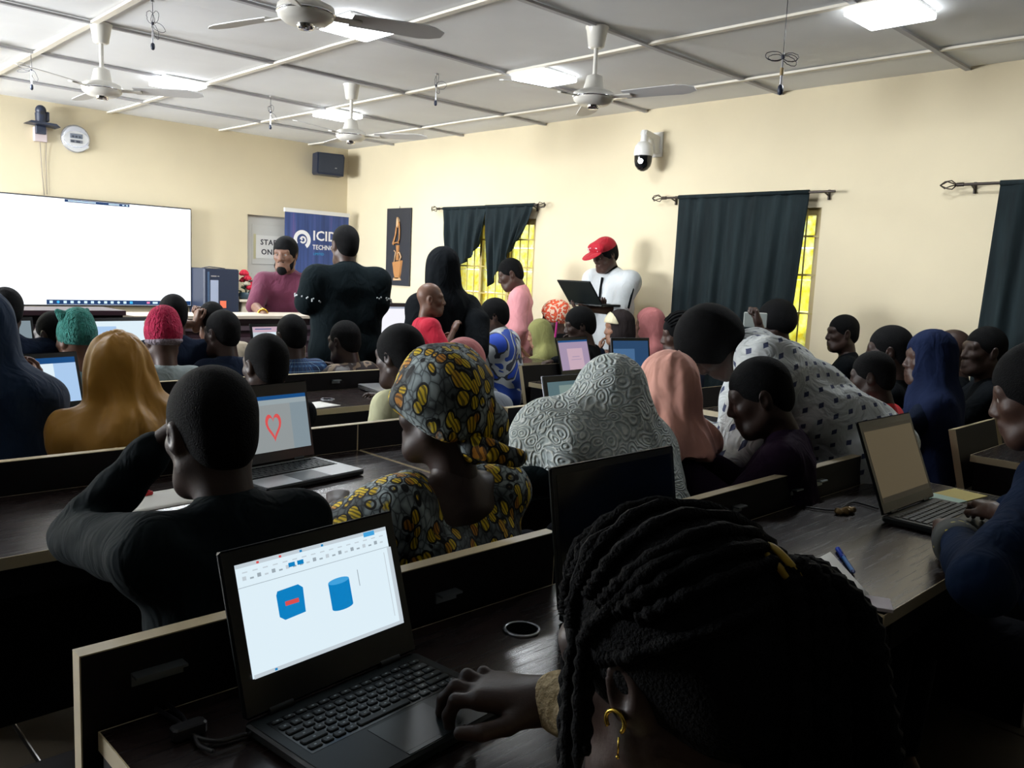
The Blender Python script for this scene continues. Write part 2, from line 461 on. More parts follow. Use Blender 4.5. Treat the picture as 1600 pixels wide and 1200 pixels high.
def hand_mesh(pose, v, side):
    key = (pose, v)
    if key not in HANDS: HANDS[key] = sdf_mesh(hand_prims(dict(relax=RELAX, type=TYPE, fist=FIST)[pose]), v)
    V, Q = HANDS[key]
    if side < 0: return V*np.array([-1, 1, 1]), Q[:, ::-1]
    return V, Q
def frame(fing, palm):
    y = nrm(fing); z = -(np.asarray(palm, float)-y*np.dot(palm, y)); z = nrm(z); x = np.cross(y, z)
    return np.stack([x, y, z], 1)
def ik(a, t, l1, l2, hint):
    d = t-a; L = np.linalg.norm(d)
    if L > (l1+l2)*.995: t = a+d/L*(l1+l2)*.995; L = (l1+l2)*.995; d = t-a
    x = (l1*l1-l2*l2+L*L)/(2*L); h = math.sqrt(max(l1*l1-x*x, 1e-6)); u = d/L
    w = np.asarray(hint, float); w = nrm(w-u*np.dot(w, u))
    return a+u*x+w*h, t

def fold(axis_o, n, amp, z0, z1, seed=0, diag=1.2):
    """cloth folds: amplitude grows from z0 down to z1"""
    rs = np.random.RandomState(seed); ph = rs.rand(6)*6.28
    def f(V, N):
        th = np.arctan2(V[:, 0]-axis_o[0], V[:, 1]-axis_o[1]); t = np.clip((z0-V[:, 2])/(z0-z1), 0, 1)
        z = V[:, 2]
        w = (np.sin(n*th+ph[0]+diag*9*z)*.6+np.sin((n*1.7+.3)*th+ph[1]-diag*14*z)*.4+np.sin(26*z+2.2*th+ph[2])*.35*(1-t*.6))
        w2 = np.sin(55*V[:, 0]+31*z+ph[3])*np.sin(47*V[:, 1]-23*z+ph[4])*.22
        return N*((w+w2)*amp*(.18+.82*t))[:, None]
    return f
def wrinkle(amp, seed=0, f=24):
    rs = np.random.RandomState(seed); k = rs.randn(5, 3)*f; ph = rs.rand(5)*6.28
    def g(V, N):
        w = sum(np.sin(V@k[i]+ph[i]) for i in range(5))*.35
        return N*(np.sign(w)*np.abs(w)**1.3*amp)[:, None]
    return g

class Body: pass
def person(label, head, hs=.93, yaw=0.0, lean=.18, side=0.0, hy=None, hp=.1, hr=0.0, seat=.45, sit=True, s=None, wide=1.0,
           wrists=(None, None), elbow=((-.6,-.3,-1), (.6,-.3,-1)), hands=('relax','relax'), hand_dir=(None, None), palm=((0,0,-1), (0,0,-1)), hip=None,
           elbow_at=(None, None), skin_m=None, top=None, sleeve=1.0, cuff=None, legs_m=None, hair='crop', hair_m=None, vox=.014, hvox=.0075, eyes=False, group=None,
           group_cat='person', top_disp=.004, neck_skin=True, loose=.0, coll=False, hide_top=False):
    """a whole figure: one continuous body, clothes and hair as its parts. head = centre of the skull in the room"""
    skin_m = skin_m or SKIN_A(); B = Body(); rnd = sum(map(ord, label))
    hy = yaw if hy is None else hy
    Mh = rotm(hy, hp, hr); Mt = rotm(yaw, lean, side); c = np.asarray(head, float)
    neck = c+Mh@V3(0,-.030,-.135)*hs-Mt@V3(0,0,.02)
    dn = Mt@V3(0,-.012,.50)
    if hip is not None:
        hip = np.asarray(hip, float); up = neck-hip; s = s or np.linalg.norm(up)/.5
    elif sit:
        if s is None: s = max(.55, (neck[2]-seat-.02)/(dn[2]+.085))
        hip = neck-dn*s
    else:
        if s is None: s = neck[2]/(.88+dn[2])
        hip = neck-dn*s
    up = nrm(neck-hip); rt = Mt[:, 0]; fw = nrm(np.cross(up, rt)); rt = np.cross(fw, up); T = np.stack([rt, fw, up], 1)
    L = lambda x, y, z: hip+T@(V3(x, y, z)*s)
    w = wide; gfw = V3(-math.sin(yaw), math.cos(yaw), 0); grt = V3(math.cos(yaw), math.sin(yaw), 0)
    def pat(V):
        q = (V-hip)@T; a = np.arctan2(q[:, 0], q[:, 1]+.02)
        return np.stack([a*.16, q[:, 2], np.hypot(q[:, 0], q[:, 1])], 1)
    B.pat = pat
    B.c, B.Mh, B.hs, B.neck, B.hip, B.T, B.s, B.L = c, Mh, hs, neck, hip, T, s, L
    sh = [L(-.172*w, -.005, .435), L(.172*w, -.005, .435)]
    B.sh = sh; l1, l2 = .29*s, .26*s; el, wr = [], []
    for i, sg in enumerate((-1, 1)):
        tgt = wrists[i]
        if tgt is None:
            tgt = (hip+gfw*.44*s+grt*sg*.15*s) if sit else (sh[i]+V3(0,0,-.53*s)+grt*sg*.05*s+gfw*.06*s)
            if sit: tgt[2] = .80
        hint = gfw*elbow[i][1]+grt*elbow[i][0]+V3(0,0,elbow[i][2])
        if elbow_at[i] is not None: e, t = np.asarray(elbow_at[i], float), np.asarray(tgt, float)
        else: e, t = ik(sh[i], np.asarray(tgt, float), l1, l2, hint)
        el.append(e); wr.append(t)
    B.el, B.wr = el, wr
    if sit:
        kn = [hip+gfw*.42*s+grt*sg*.11*s for sg in (-1, 1)]
        kn = [V3(k[0], k[1], min(hip[2]+.02, .60)) for k in kn]; an = [k+gfw*.02*s+V3(0,0,.07-k[2]) for k in kn]
    else:
        an = [V3(hip[0], hip[1], .07)+grt*sg*.10*s for sg in (-1, 1)]
        kn = [(hip+grt*sg*.09*s)*.5+an[k]*.5+gfw*.02 for k, sg in enumerate((-1, 1))]
    hj = [L(-.085*w, 0, -.01), L(.085*w, 0, -.01)]
    def torso(g, arm_to=None, forearm=None):
        P = []
        for sg in (-1, 1):
            P += [cone(L(sg*.075*w, 0, 0), L(sg*.070*w, .005, .20), (.100*w)*s+g, .088*w*s+g, k=.06*s),
                  cone(L(sg*.070*w, .005, .20), L(sg*.090*w, .0, .36), .088*w*s+g, .088*s+g, k=.06*s),
                  cone(L(sg*.03*w, -.012, .455), sh[(sg+1)//2]-T@(V3(0,0,.006)*s), .048*s+g, .056*s+g, k=.05*s)]
        P += [cone(L(0, -.01, .40), L(0, -.012, .485), .085*s+g, .055*s+g*.6, k=.05*s)]
        return P
    def arm(i, g, upto=2.0):
        P = []; t = min(1, upto)
        P.append(cone(sh[i], sh[i]+(el[i]-sh[i])*t, .054*s+g, (.054-.012*t)*s+g, k=.04*s))
        if upto > 1:
            t = min(1, upto-1); P.append(cone(el[i], el[i]+(wr[i]-el[i])*t, .042*s+g, (.042-.014*t)*s+g, k=.02*s))
        return P
    def legs(g):
        P = []
        for i in range(2):
            P += [cone(hj[i], kn[i], .082*s+g, .056*s+g, k=.04*s), cone(kn[i], an[i], .054*s+g, .040*s+g, k=.02)]
        return P
    # body
    prims = torso(0)+arm(0, 0)+arm(1, 0)+legs(0)+[cone(neck-up*.02, neck+(c-neck)*.30, .050*s, .050*hs, k=.03)]
    for i in range(2):
        f = nrm(an[i]*0+gfw); prims.append(cone(an[i]+V3(0,0,-.03)-gfw*.03, an[i]+V3(0,0,-.035)+gfw*.15*s, .038, .030, k=.03))
    parts = [sdf_mesh(prims, vox)+(0,)]
    Vh, Qh = head_mesh(hvox); parts.append((Vh@Mh.T*hs+c, Qh, 0))
    for i, sg in enumerate((-1, 1)):
        if hands[i] is None: continue
        fd = hand_dir[i] if hand_dir[i] is not None else wr[i]-el[i]
        Fm = frame(fd, palm[i]); Vn, Qn = hand_mesh(hands[i], max(.0035, hvox*.6), sg); parts.append((Vn@Fm.T*s*.97+wr[i], Qn, 0))
    mats = [skin_m]
    if eyes:
        ev, eq, (iv, iq) = eye_mesh(); parts += [(ev@Mh.T*hs+c, eq, 1), (iv@Mh.T*hs+c, iq, 2)]
        mats += [mat('eye white', (.30,.27,.25), .4), mat('eye iris', (.02,.012,.008), .15)]
    org = V3(hip[0], hip[1], 0.0); B.org = org
    o = np_obj('person', parts, mats, None, org); tag(o, label, group_cat, group); B.o = o
    # clothes
    if top is not None:
        g = .012+loose
        P = torso(g)+arm(0, g+.004, sleeve)+arm(1, g+.004, sleeve)
        if coll: P += [cone(neck-up*.035+fw*.004, neck+nrm(c-neck)*.012, .066*s, .062*s, k=.02)]
        if not sit: P += [cone(hj[0], hj[0]-V3(0,0,.10*s), .10*s+g, .105*s+g, k=.06), cone(hj[1], hj[1]-V3(0,0,.10*s), .10*s+g, .105*s+g, k=.06)]
        P.append(cut(-up, float(-up@(hip-up*(.06*s if sit else .14*s)))))
        np_obj('shirt', [sdf_mesh(P, min(vox, .012), wrinkle(top_disp, rnd, 22))+(0,)], top, o, org, B.pat)
    P = legs(.012)+[cone(hj[0], hj[1], .10*s+.008, k=.05)]
    P += [cut((0,0,-1), -.10)]
    np_obj('trousers', [sdf_mesh(P, max(vox, .014))+(0,)], legs_m or cloth('dark trousers', (.012,.013,.018)), o, org)
    # hair
    if hair in ('crop', 'short', 'afro'):
        Vq, Qq = hair_mesh(hair, hvox); np_obj('hair', [(Vq@Mh.T*hs+c, Qq, 0)], hair_m or hairmat('black hair'), o, org)
    return B

def hijab(B, m, name='hijab', cape=1.0, hem=.20, folds=7, amp=.011, vox=.010, seed=1, face=True, snug=0.0, drop=(0, 0, 0), back=0.0, extra=()):
    c, Mh, hs, s, L, T = B.c, B.Mh, B.hs, B.s, B.L, B.T
    H = lambda x, y, z: c+Mh@(V3(x, y, z)*hs)
    P = [ell(H(0,-.018,.034), V3(.092,.114,.106)*hs, Mh), ell(H(0,-.012,-.05), V3(.088,.100,.105)*hs, Mh, k=.05),
         cone(H(0,-.030,-.07), B.neck-T@V3(0,.0,.03), .088*hs, .098*s, k=.06)]
    if cape > 0:
        for sg in (-1, 1):
            P += [cone(B.neck+T@V3(sg*.05,-.01,-.03)*s, B.sh[(sg+1)//2]+T@(V3(sg*.01,-.01,-.01)*s*cape), .082*s, (.052+.020*cape)*s, k=.09),
                  cone(B.sh[(sg+1)//2]+T@(V3(-sg*.05,-.02,-.03)*s), L(sg*.13*cape,-.035-back, hem-.1), .092*s, .105*s, k=.10),
                  cone(L(sg*.06,.02,.42), L(sg*.09*cape,.055,hem-.05), .09*s, .10*s, k=.08)]
        P += [cone(L(0,-.03,.42), L(0,-.06-back,hem-.1), .10*s, .11*s, k=.08)]
    P += list(extra)
    if face: P += [ell(H(0,.128,-.014), V3(.060,.078,.082)*hs, Mh, k=.012, op='-')]
    n = T[:, 2]+np.array(drop)
    P += [cut(-n, float(-n@L(0, 0, hem)))]
    zt = c[2]+.06; zb = L(0,0,hem)[2]
    return np_obj(name, [sdf_mesh(P, vox, fold((B.neck[0], B.neck[1]), folds, amp, zt, zb, seed))+(0,)], m, B.o, B.org, B.pat)
def headgear(B, kind, m, name, hvox=.006, lift=0.0):
    Vq, Qq = hair_mesh(kind, hvox)
    return np_obj(name, [((Vq+np.array([0,0,lift]))@B.Mh.T*B.hs+B.c, Qq, 0)], m, B.o, B.org)
# ---------------------------------------------------------------- the setting
def wall_b(col, s=5):
    def b(N, p, L):
        n = noise(N, 1.3, 4); r = ramp(N, (n, 0), [(0.3, tuple(v*.95 for v in col)), (0.7, tuple(min(1, v*1.03) for v in col))]); L.new(r.outputs[0], p.inputs['Base Color'])
        n2 = noise(N, 60, 3); bump(N, p, L, (n2, 0), .10, .004)
    return b
CREAM = (.69, .605, .42)
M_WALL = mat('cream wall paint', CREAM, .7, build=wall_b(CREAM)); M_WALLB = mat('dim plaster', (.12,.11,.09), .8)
M_CEIL = mat('ceiling board', (.80,.815,.83), .8, build=wall_b((.80,.815,.83)))
M_BAT_SHADE = mat('ceiling batten in shade grey', (.47,.47,.49), .7); M_BATC = mat('cream ceiling batten', (.78,.74,.64), .7)  # grey puts the shaded side of the crosswise battens into their colour
def floor_b(N, p, L):
    n = noise(N, 2.5, 4); r = ramp(N, (n, 0), [(.3, (.040,.032,.022)), (.7, (.070,.056,.038))]); L.new(r.outputs[0], p.inputs['Base Color'])
M_FLOOR = mat('floor tile', (.13,.11,.085), .35, build=floor_b); M_GROUT = mat('floor grout', (.025,.022,.02), .8)
def S(o): o['kind'] = 'structure'; return o
# floor of tiles: visible corner of tiles is built one by one, the rest lies under the desks
fl = S(MB().box((LX,BY,-.12), (RX,FY,-.006)).build('floor', M_GROUT))
tm = MB().box((.004,.004,-.008), (.596,.596,0), bev=.004).mesh('tile', M_FLOOR)
for i in range(int((RX-LX)/.6)):
    for j in range(int((FY+2.0)/.6)):
        o = link('tile', tm, fl); o.location = (LX+.02+i*.6, -2.0+j*.6, 0)
# ceiling: boards between battens
XS = [LX, -1.78, -.57, .64, 1.84, 3.05, 4.20, 5.29, RX]; YS = [BY, -3.9, -2.75, -1.55, -.40, .80, 2.0, 3.27, 4.50, 5.67, 6.85, 8.06, FY]
ce = S(MB().box((LX,BY,HC+.02), (RX,FY,HC+.14)).build('ceiling', M_CEIL))
rnd = random.Random(4)
for i in range(len(XS)-1):
    for j in range(len(YS)-1):
        w, d = XS[i+1]-XS[i], YS[j+1]-YS[j]; sag = rnd.uniform(.004, .016)
        mb = MB(); mb.grid(lambda u, v: (u*w, (1-v)*d, .0-sag*math.sin(PI*u)*math.sin(PI*v)+.008), 7, 7)
        o = mb.build('ceiling_panel', M_CEIL, ce); o.location = (XS[i], YS[j], HC)
def batten(name, p, q, wd, m, sg):
    # a thin strip following the sag of the boards
    p = Vector(p); q = Vector(q); n = 25; d = (q-p).normalized(); sd = Vector((-d.y, d.x, 0))*wd/2; mb = MB(); vs = []
    for k in range(n):
        c = p.lerp(q, k/(n-1)); z = HC+.004-abs(math.sin(c.length*2.6+sg))*.006
        vs += [(c.x-sd.x, c.y-sd.y, z), (c.x+sd.x, c.y+sd.y, z), (c.x+sd.x, c.y+sd.y, z-.014), (c.x-sd.x, c.y-sd.y, z-.014)]
    fs = []
    for k in range(n-1):
        for a in range(4):
            b = (a+1) % 4; fs.append((k*4+a, k*4+b, k*4+4+b, k*4+4+a))
    mb.add(vs, fs).build(name, m, ce)
for k, y in enumerate(YS[1:-1]): batten('batten', (LX, y, 0), (RX, y, 0), .034, M_BAT_SHADE, k)
for k, x in enumerate(XS[1:-1]): batten('batten', (x, BY, 0), (x, FY, 0), .040, M_BATC, k*1.7)
# walls
DOOR = (4.52, 5.40, 1.95)
w = MB().box((LX-.2,FY,0), (DOOR[0],FY+.2,HC+.1)).box((DOOR[1],FY,0), (RX+.2,FY+.2,HC+.1)).box((DOOR[0],FY,DOOR[2]), (DOOR[1],FY+.2,HC+.1))
S(w.build('wall_front', M_WALL))
WINS = [(5.73, 6.95, .72, 1.95), (2.88, 4.02, .72, 1.985), (.62, 1.74, .72, 1.985)]      # right wall openings: y0, y1, z0, z1
def holed(axis, pos, thick, a0, a1, holes, name, m, sgn):
    mb = MB(); cuts = sorted(holes); prev = a0
    def bx(u0, u1, z0, z1):
        p0, p1 = sorted((pos, pos+sgn*thick))
        mb.box((p0,u0,z0), (p1,u1,z1))
    for (y0, y1, z0, z1) in cuts:
        bx(prev, y0, 0, HC+.1); bx(y0, y1, 0, z0); bx(y0, y1, z1, HC+.1); prev = y1
    bx(prev, a1, 0, HC+.1)
    return S(mb.build(name, m))
holed(0, RX, .2, BY-.2, FY, WINS, 'wall_right', M_WALL, 1)
holed(0, LX, .2, BY-.2, FY, [(a, b, .9, 2.4) for a, b in LEFT_WINDOWS], 'wall_left', M_WALLB, -1)
S(MB().box((LX-.2,BY-.2,0), (RX+.2,BY,HC+.1)).build('wall_back', M_WALLB))
# windows on the right: frame, panes, burglar bars
M_FRAME = mat('ochre window frame', (.46,.36,.15), .5); M_BAR = mat('ochre steel bar', (.42,.33,.10), .5)
def pane_b(N, p, L):
    n = noise(N, 16, 4, .7); r = ramp(N, (n, 0), [(.35, (.97,.78,.16)), (.5, (.99,.93,.45)), (.68, (1,.98,.80))])
    t = N('BsdfTransparent', {0: r}); g = N('BsdfGlossy', {0: (1,1,1,1), 'Roughness': .08}); d = N('BsdfTranslucent', {0: r})
    m1 = N('MixShader', {0: .35, 1: t, 2: d}); m2 = N('MixShader', {0: .06, 1: m1, 2: g})
    out = [x for x in N.n if x.type == 'OUTPUT_MATERIAL'][0]; L.new(m2.outputs[0], out.inputs[0])
M_PANE = mat('tinted yellow glass', build=pane_b)
for k, (y0, y1, z0, z1) in enumerate(WINS):
    wr = S(link('window_%d' % (k+1), None)); wr.location = (RX, y0, z0); W_, H_ = y1-y0, z1-z0
    mb = MB(); t = .05
    mb.box((.03,0,0), (.11,t,H_)).box((.03,W_-t,0), (.11,W_,H_)).box((.03,t,0), (.11,W_-t,t)).box((.03,t,H_-t), (.11,W_-t,H_))
    mb.build('window_frame', M_FRAME, wr)
    nc = 3
    for c in range(1, nc): MB().box((.04,c*W_/nc-.018,t), (.10,c*W_/nc+.018,H_-t)).build('mullion', M_FRAME, wr)
    for c in range(nc):
        a0 = t if c == 0 else c*W_/nc+.018; a1 = W_-t if c == nc-1 else (c+1)*W_/nc-.018
        for r_ in range(5):
            MB().box((.066,a0,t+r_*(H_-2*t)/5+.004), (.072,a1,t+(r_+1)*(H_-2*t)/5-.004)).build('pane', M_PANE, wr)
    nb = int(W_/.11)
    for c in range(1, nb): MB().cyl((.02,c*W_/nb,0), (.02,c*W_/nb,H_), .006, n=6).build('window_bar', M_BAR, wr)
    for zz in (.18, .40, .62, .84): MB().box((.008,0,zz*H_-.007), (.016,W_,zz*H_+.007)).build('window_bar', M_BAR, wr)
# outside, as seen through the glass: ground and a sunlit hedge
def leaf_b(N, p, L):
    n = noise(N, 7, 5, .7); r = ramp(N, (n, 0), [(.3, (.10,.16,.02)), (.5, (.30,.36,.05)), (.7, (.62,.60,.16))]); L.new(r.outputs[0], p.inputs['Base Color'])
M_LEAF = mat('sunlit leaves', (.3,.4,.08), .6, build=leaf_b)
S(MB().box((RX+.2,-6,-.3), (16,16,-.12)).build('ground', mat('dry ground', (.45,.36,.22), .9)))
rs = np.random.RandomState(3); P = []
for k in range(26):
    P.append(ell((9.3+rs.rand()*.8, -1.0+k*.42, .55+rs.rand()*.5), (.55, .5, .6+rs.rand()*.45), k=.2))
o = np_obj('hedge', [sdf_mesh(P, .09, wrinkle(.10, 5, 9))+(0,)], M_LEAF, None, (9.5, 4, 0)); tag(o, 'sunlit yellow green hedge seen through the barred windows', 'hedge')
# door behind the banner
dr = S(link('door_1', None)); dr.location = (DOOR[0], FY, 0); dw, dh = DOOR[1]-DOOR[0], DOOR[2]
M_DOOR = mat('grey white door paint', (.62,.61,.56), .5)
mb = MB().box((.0,.06,0), (dw,.10,dh)); mb.build('door_leaf', M_DOOR, dr)
for z0, z1 in ((.15,.75), (.85,1.30), (1.40,1.85)): MB().box((.08,.052,z0), (dw-.08,.06,z1), bev=.004).build('door_panel', M_DOOR, dr)
MB().cyl((dw-.07,.06,1.0), (dw-.07,.01,1.0), .011, n=10).cyl((dw-.07,.012,1.0), (dw-.18,.012,1.0), .010, n=10).build('door_handle', mat('brushed steel', (.5,.5,.52), .3, 1.0), dr)
# ---------------------------------------------------------------- fixtures on ceiling and walls
M_WHITE = mat('white plastic', (.72,.72,.70), .35); M_FANW = mat('off white fan enamel', (.70,.68,.62), .3); M_BLACK = mat('black plastic', (.012,.013,.016), .4)
M_STEEL = MATS['brushed steel']; M_CHROME = mat('chrome', (.7,.7,.72), .12, 1.0); M_NAVY = mat('dark blue black plastic', (.012,.020,.045), .45)
M_LED = mat('glowing lamp diffuser', (.9,.9,.9), .4, emit=(.93,.97,1.0), estr=9)
for k, (x, y, wt) in enumerate(LAMPS):
    names = ['square white ceiling lamp nearest the right hand edge', 'square white ceiling lamp beside the fan above the cameras', 'square white ceiling lamp half behind the nearest fan',
             'square white ceiling lamp behind the farthest fan', 'square white ceiling lamp between the left fan and the clock wall', 'added square ceiling lamp, unseen, brightening the left of the ceiling']
    t = thing('ceiling_lamp', (x, y, HC), 0, names[k], 'lamp', 'square ceiling lamps')
    MB().box((-.160,-.160,-.016), (.160,.160,0)).build('lamp_frame', M_WHITE, t)
    MB().box((-.165,-.165,-.046), (.165,.165,-.014), bev=.006).build('diffuser', M_LED, t)
M_BLADE = mat('fan blade enamel', (.66,.66,.66), .35)
def make_fan(loc, ang, label, drop):
    t = thing('ceiling_fan', loc, ang, label, 'fan', 'ceiling fans')
    MB().lathe([(.030,-.118),(.045,-.110),(.060,-.02),(.066,-.008),(.066,0)], n=24).build('canopy', M_FANW, t)
    MB().cyl((0,0,-.10), (0,0,-drop+.11), .013, n=10).build('rod', M_FANW, t)
    h = -drop
    MB().lathe([(.02,h+.14),(.045,h+.13),(.062,h+.05),(.064,h+.045)], n=24).build('coupling', M_FANW, t)
    MB().lathe([(.03,h-.030),(.085,h-.026),(.112,h-.005),(.118,h+.018),(.114,h+.038),(.085,h+.052),(.05,h+.055)], n=32).build('motor', M_FANW, t)
    MB().lathe([(.010,h-.052),(.030,h-.050),(.036,h-.040),(.036,h-.026)], n=16).build('bottom_cap', M_CHROME, t)
    MB().lathe([(.1165,h+.008),(.1195,h+.010),(.1195,h+.015),(.1165,h+.017)], n=32).build('trim_ring', M_CHROME, t)
    for a in range(3):
        M = Matrix.Rotation(a*2*PI/3, 4, 'Z') @ Matrix.Translation((0, 0, h+.012)) @ Matrix.Rotation(R(-11), 4, 'X')
        ar = MB().box((.09,-.020,-.004), (.235,.020,.004), M=M, bev=.004).build('blade_arm', M_FANW, t)
        pts = []
        n = 10
        mb = MB(); vs = []
        for i in range(n):
            u = i/(n-1); x = .19+.41*u; wd = .052+.016*u
            if i >= n-2: wd *= (.80 if i == n-2 else .35)
            cz = .006*math.sin(u*2)
            for yy, zz in ((-wd,.0),(wd,.0),(wd,.004),(-wd,.004)): vs.append(M @ Vector((x, yy, zz+cz+.004)))
        fs = [(0,1,2,3), tuple(4*(n-1)+q for q in (3,2,1,0))]
        for i in range(n-1):
            for q in range(4): fs.append((i*4+q, i*4+4+q, i*4+4+(q+1) % 4, i*4+(q+1) % 4))
        mb.add(vs, fs).build('blade', M_BLADE, t)
    return t
def ang_to(o, p): return math.atan2(p[1]-o[1], p[0]-o[0])
F = [((3.76,3.29,HC), (3.96,2.56), 'white ceiling fan with its blade above the dome camera wall'), ((1.89,5.68,HC), (2.50,5.25), 'white ceiling fan in front of the clock wall, upper left'),
     ((3.77,5.79,HC), (4.30,5.26), 'farthest white ceiling fan, near the corner of the room'), ((1.87,3.22,HC), (2.40,3.05), 'nearest white ceiling fan, cut by the top of the photo')]
for loc, tip, lb in F: make_fan(loc, ang_to(loc, tip), lb, .40)
# hanging microphones on looped leads
M_LEAD = mat('grey blue lead', (.035,.04,.06), .5); M_TAPE = mat('brown tape', (.30,.22,.10), .5)
def make_mic(loc, bot, label, loops, big=False, seed=0):
    r = random.Random(seed); t = thing('hanging_microphone', loc, 0, label, 'microphone', 'hanging microphones'); L_ = loc[2]-bot
    k = 1.0 if big else .8; zk = -L_+.17*k
    MB().lathe([(.012,-.012),(.012,0)], n=8).build('hook', M_STEEL, t)
    MB().tube([(0,0,-.01),(.004,.002,-L_*.4),(.0,.0,zk)], .0018, 5).build('lead', M_LEAD, t)
    mb = MB(); ax = nrm(CR)
    for a, ln, wd in loops:
        pts = []
        for i in range(22):
            q = 2*PI*i/22; u = (1-math.cos(q))/2*ln; v = math.sin(q)*wd
            X = math.cos(a)*u-math.sin(a)*v; Z = math.sin(a)*u+math.cos(a)*v
            pts.append((ax[0]*X+r.uniform(-.003,.003), ax[1]*X+r.uniform(-.003,.003), zk+Z))
        mb.tube(pts, .0019*k, 5, closed=True)
    mb.build('lead_loop', M_LEAD, t)
    MB().ball((0,0,zk), (.010*k,.010*k,.014*k), 8).build('knot', M_LEAD, t)
    MB().cyl((0,0,zk+.02), (0,0,-L_+.10*k), .0045*k, n=8).build('stem', M_STEEL, t)
    if big: MB().cyl((0,0,-L_+.085), (0,0,-L_+.12), .0095, n=10).build('tape', M_TAPE, t)
    MB().cyl((0,0,-L_+.03*k), (0,0,-L_+.11*k), .0065*k, n=10).build('microphone_body', mat('pale steel', (.55,.55,.58), .3, .8), t)
    MB().lathe([(.004,-L_-.006*k),(.012*k,-L_),(.0145*k,-L_+.016*k),(.013*k,-L_+.034*k),(.006*k,-L_+.042*k)], n=14).build('windscreen', M_NAVY, t)
make_mic((3.83,2.16,HC), 2.335, 'hanging microphone with two wide lead loops and brown tape, nearest', [(.03,.075,.020),(-.1,.07,.016),(PI-.04,.085,.022),(PI+.1,.07,.014),(-.45,.075,.018)], True, 1)
make_mic((1.909,4.922,HC), 2.56, 'hanging microphone with a heart shaped lead loop, upper left', [(1.2,.07,.02),(1.9,.07,.02),(-.5,.08,.02),(-1.2,.09,.012)], False, 2)
make_mic((1.808,6.855,HC), 2.56, 'hanging microphone leftmost of all, above the wall camera', [(2.8,.10,.02),(3.3,.10,.012),(-1.1,.09,.016)], False, 3)
make_mic((3.614,6.783,HC), 2.55, 'hanging microphone with short bundled lead, farthest from the camera', [(1.4,.06,.02),(-.9,.09,.014),(1.9,.05,.014)], False, 4)
make_mic((3.934,4.949,HC), 2.60, 'hanging microphone with a round loop to its right, above the artwork', [(.1,.075,.028),(1.5,.09,.014),(-1.2,.06,.012)], False, 5)
# television
def pic_mat(name, col, s=1.0): return mat('screen '+name, (.008,.008,.008), .3, spec=.12, emit=col, estr=s)
M_SCRW = pic_mat('white', (.90,.94,1.0), 1.6)
TVX0, TVX1, TVZ0, TVZ1 = 2.0, 3.835, .915, 1.95
tv = thing('television', (TVX0, FY-.03, TVZ0), 0, 'huge wall television with a blank white screen and taskbar', 'television')
tw, th = TVX1-TVX0, TVZ1-TVZ0
MB().box((.05,-.03,.05), (tw-.05,.02,th-.05)).box((0,-.07,0), (tw,-.03,th), bev=.006).build('casing', M_BLACK, tv)
sc_ = MB().box((.012,-.0735,.014), (tw-.012,-.070,th-.012)).build('screen', M_SCRW, tv)
M_BARN = pic_mat('navy bar', (.012,.05,.16), 1.0); M_ICON = pic_mat('pale icon', (.62,.82,1.0), 1.2); M_ICONB = pic_mat('blue icon', (.05,.45,.9), 1.2); M_ICONP = pic_mat('pink icon', (.95,.25,.5), 1.0)
MB().box((.42,-.0755,.016), (tw-.014,-.0735,.062)).build('task_bar', M_BARN, sc_); MB().box((.60,-.0755,th-.040), (1.20,-.0735,th-.014)).build('menu_bar', M_BARN, sc_)
for i in range(13):
    x = .46+i*.062; m = M_ICONB if i in (1, 12) else M_ICON
    (MB().cyl((x,-.0772,.040), (x,-.0755,.040), .013, n=10) if i % 3 == 1 else MB().box((x-.014,-.0772,.028), (x+.014,-.0755,.052))).build('icon', m, sc_)
for x, wd in ((1.36,.03),(1.42,.05),(1.62,.03),(1.70,.07)): MB().box((x,-.0772,.030), (x+wd,-.0755,.050)).build('icon', M_ICONP if x < 1.4 else M_ICON, sc_)
for x, wd in ((.63,.25),(1.0,.10),(1.13,.02),(1.165,.02)): MB().box((x,-.0772,th-.032), (x+wd,-.0755,th-.022)).build('icon', M_ICON, sc_)
# camera on a bracket shelf with its leads
t = thing('wall_camera', (2.42, FY, 2.60), 0, 'dark camera standing on a small wall shelf, upper left', 'camera')
MB().box((-.05,-.05,-.15), (.06,.0,-.02), bev=.004).build('wall_plate', mat('pinkish white plastic', (.62,.52,.52), .5), t)
MB().box((-.045,-.09,-.085), (.04,-.05,-.01), bev=.004).build('bracket', M_NAVY, t)
MB().prism([(-.135,-.002),(-.11,.014),(.10,.010),(.135,-.018),(.10,-.012),(-.10,-.006)], -.20, -.02).build('shelf', M_NAVY, t)
MB().lathe([(.046,.012),(.048,.05),(.05,.10)], (-.005,-.10,0), 20).build('camera_base', M_NAVY, t)
MB().ball((-.005,-.10,.125), (.047,.047,.05), 16).box((.03,-.13,.03), (.062,-.06,.118), bev=.008).build('camera_head', M_NAVY, t)
MB().cyl((-.005,-.14,.10), (-.005,-.155,.10), .018, n=14).build('lens', M_BLACK, t)
MB().tube([(.0,-.03,-.14),(.012,-.012,-.35),(.03,-.012,-.64)], .0035, 6).build('lead', mat('grey lead', (.30,.26,.22), .6), t)
MB().tube([(.055,-.03,-.12),(.052,-.012,-.30),(.055,-.012,-.63)], .003, 6).ball((.055,-.03,-.13), (.007,.007,.014), 8).build('lead', MATS['grey lead'], t)
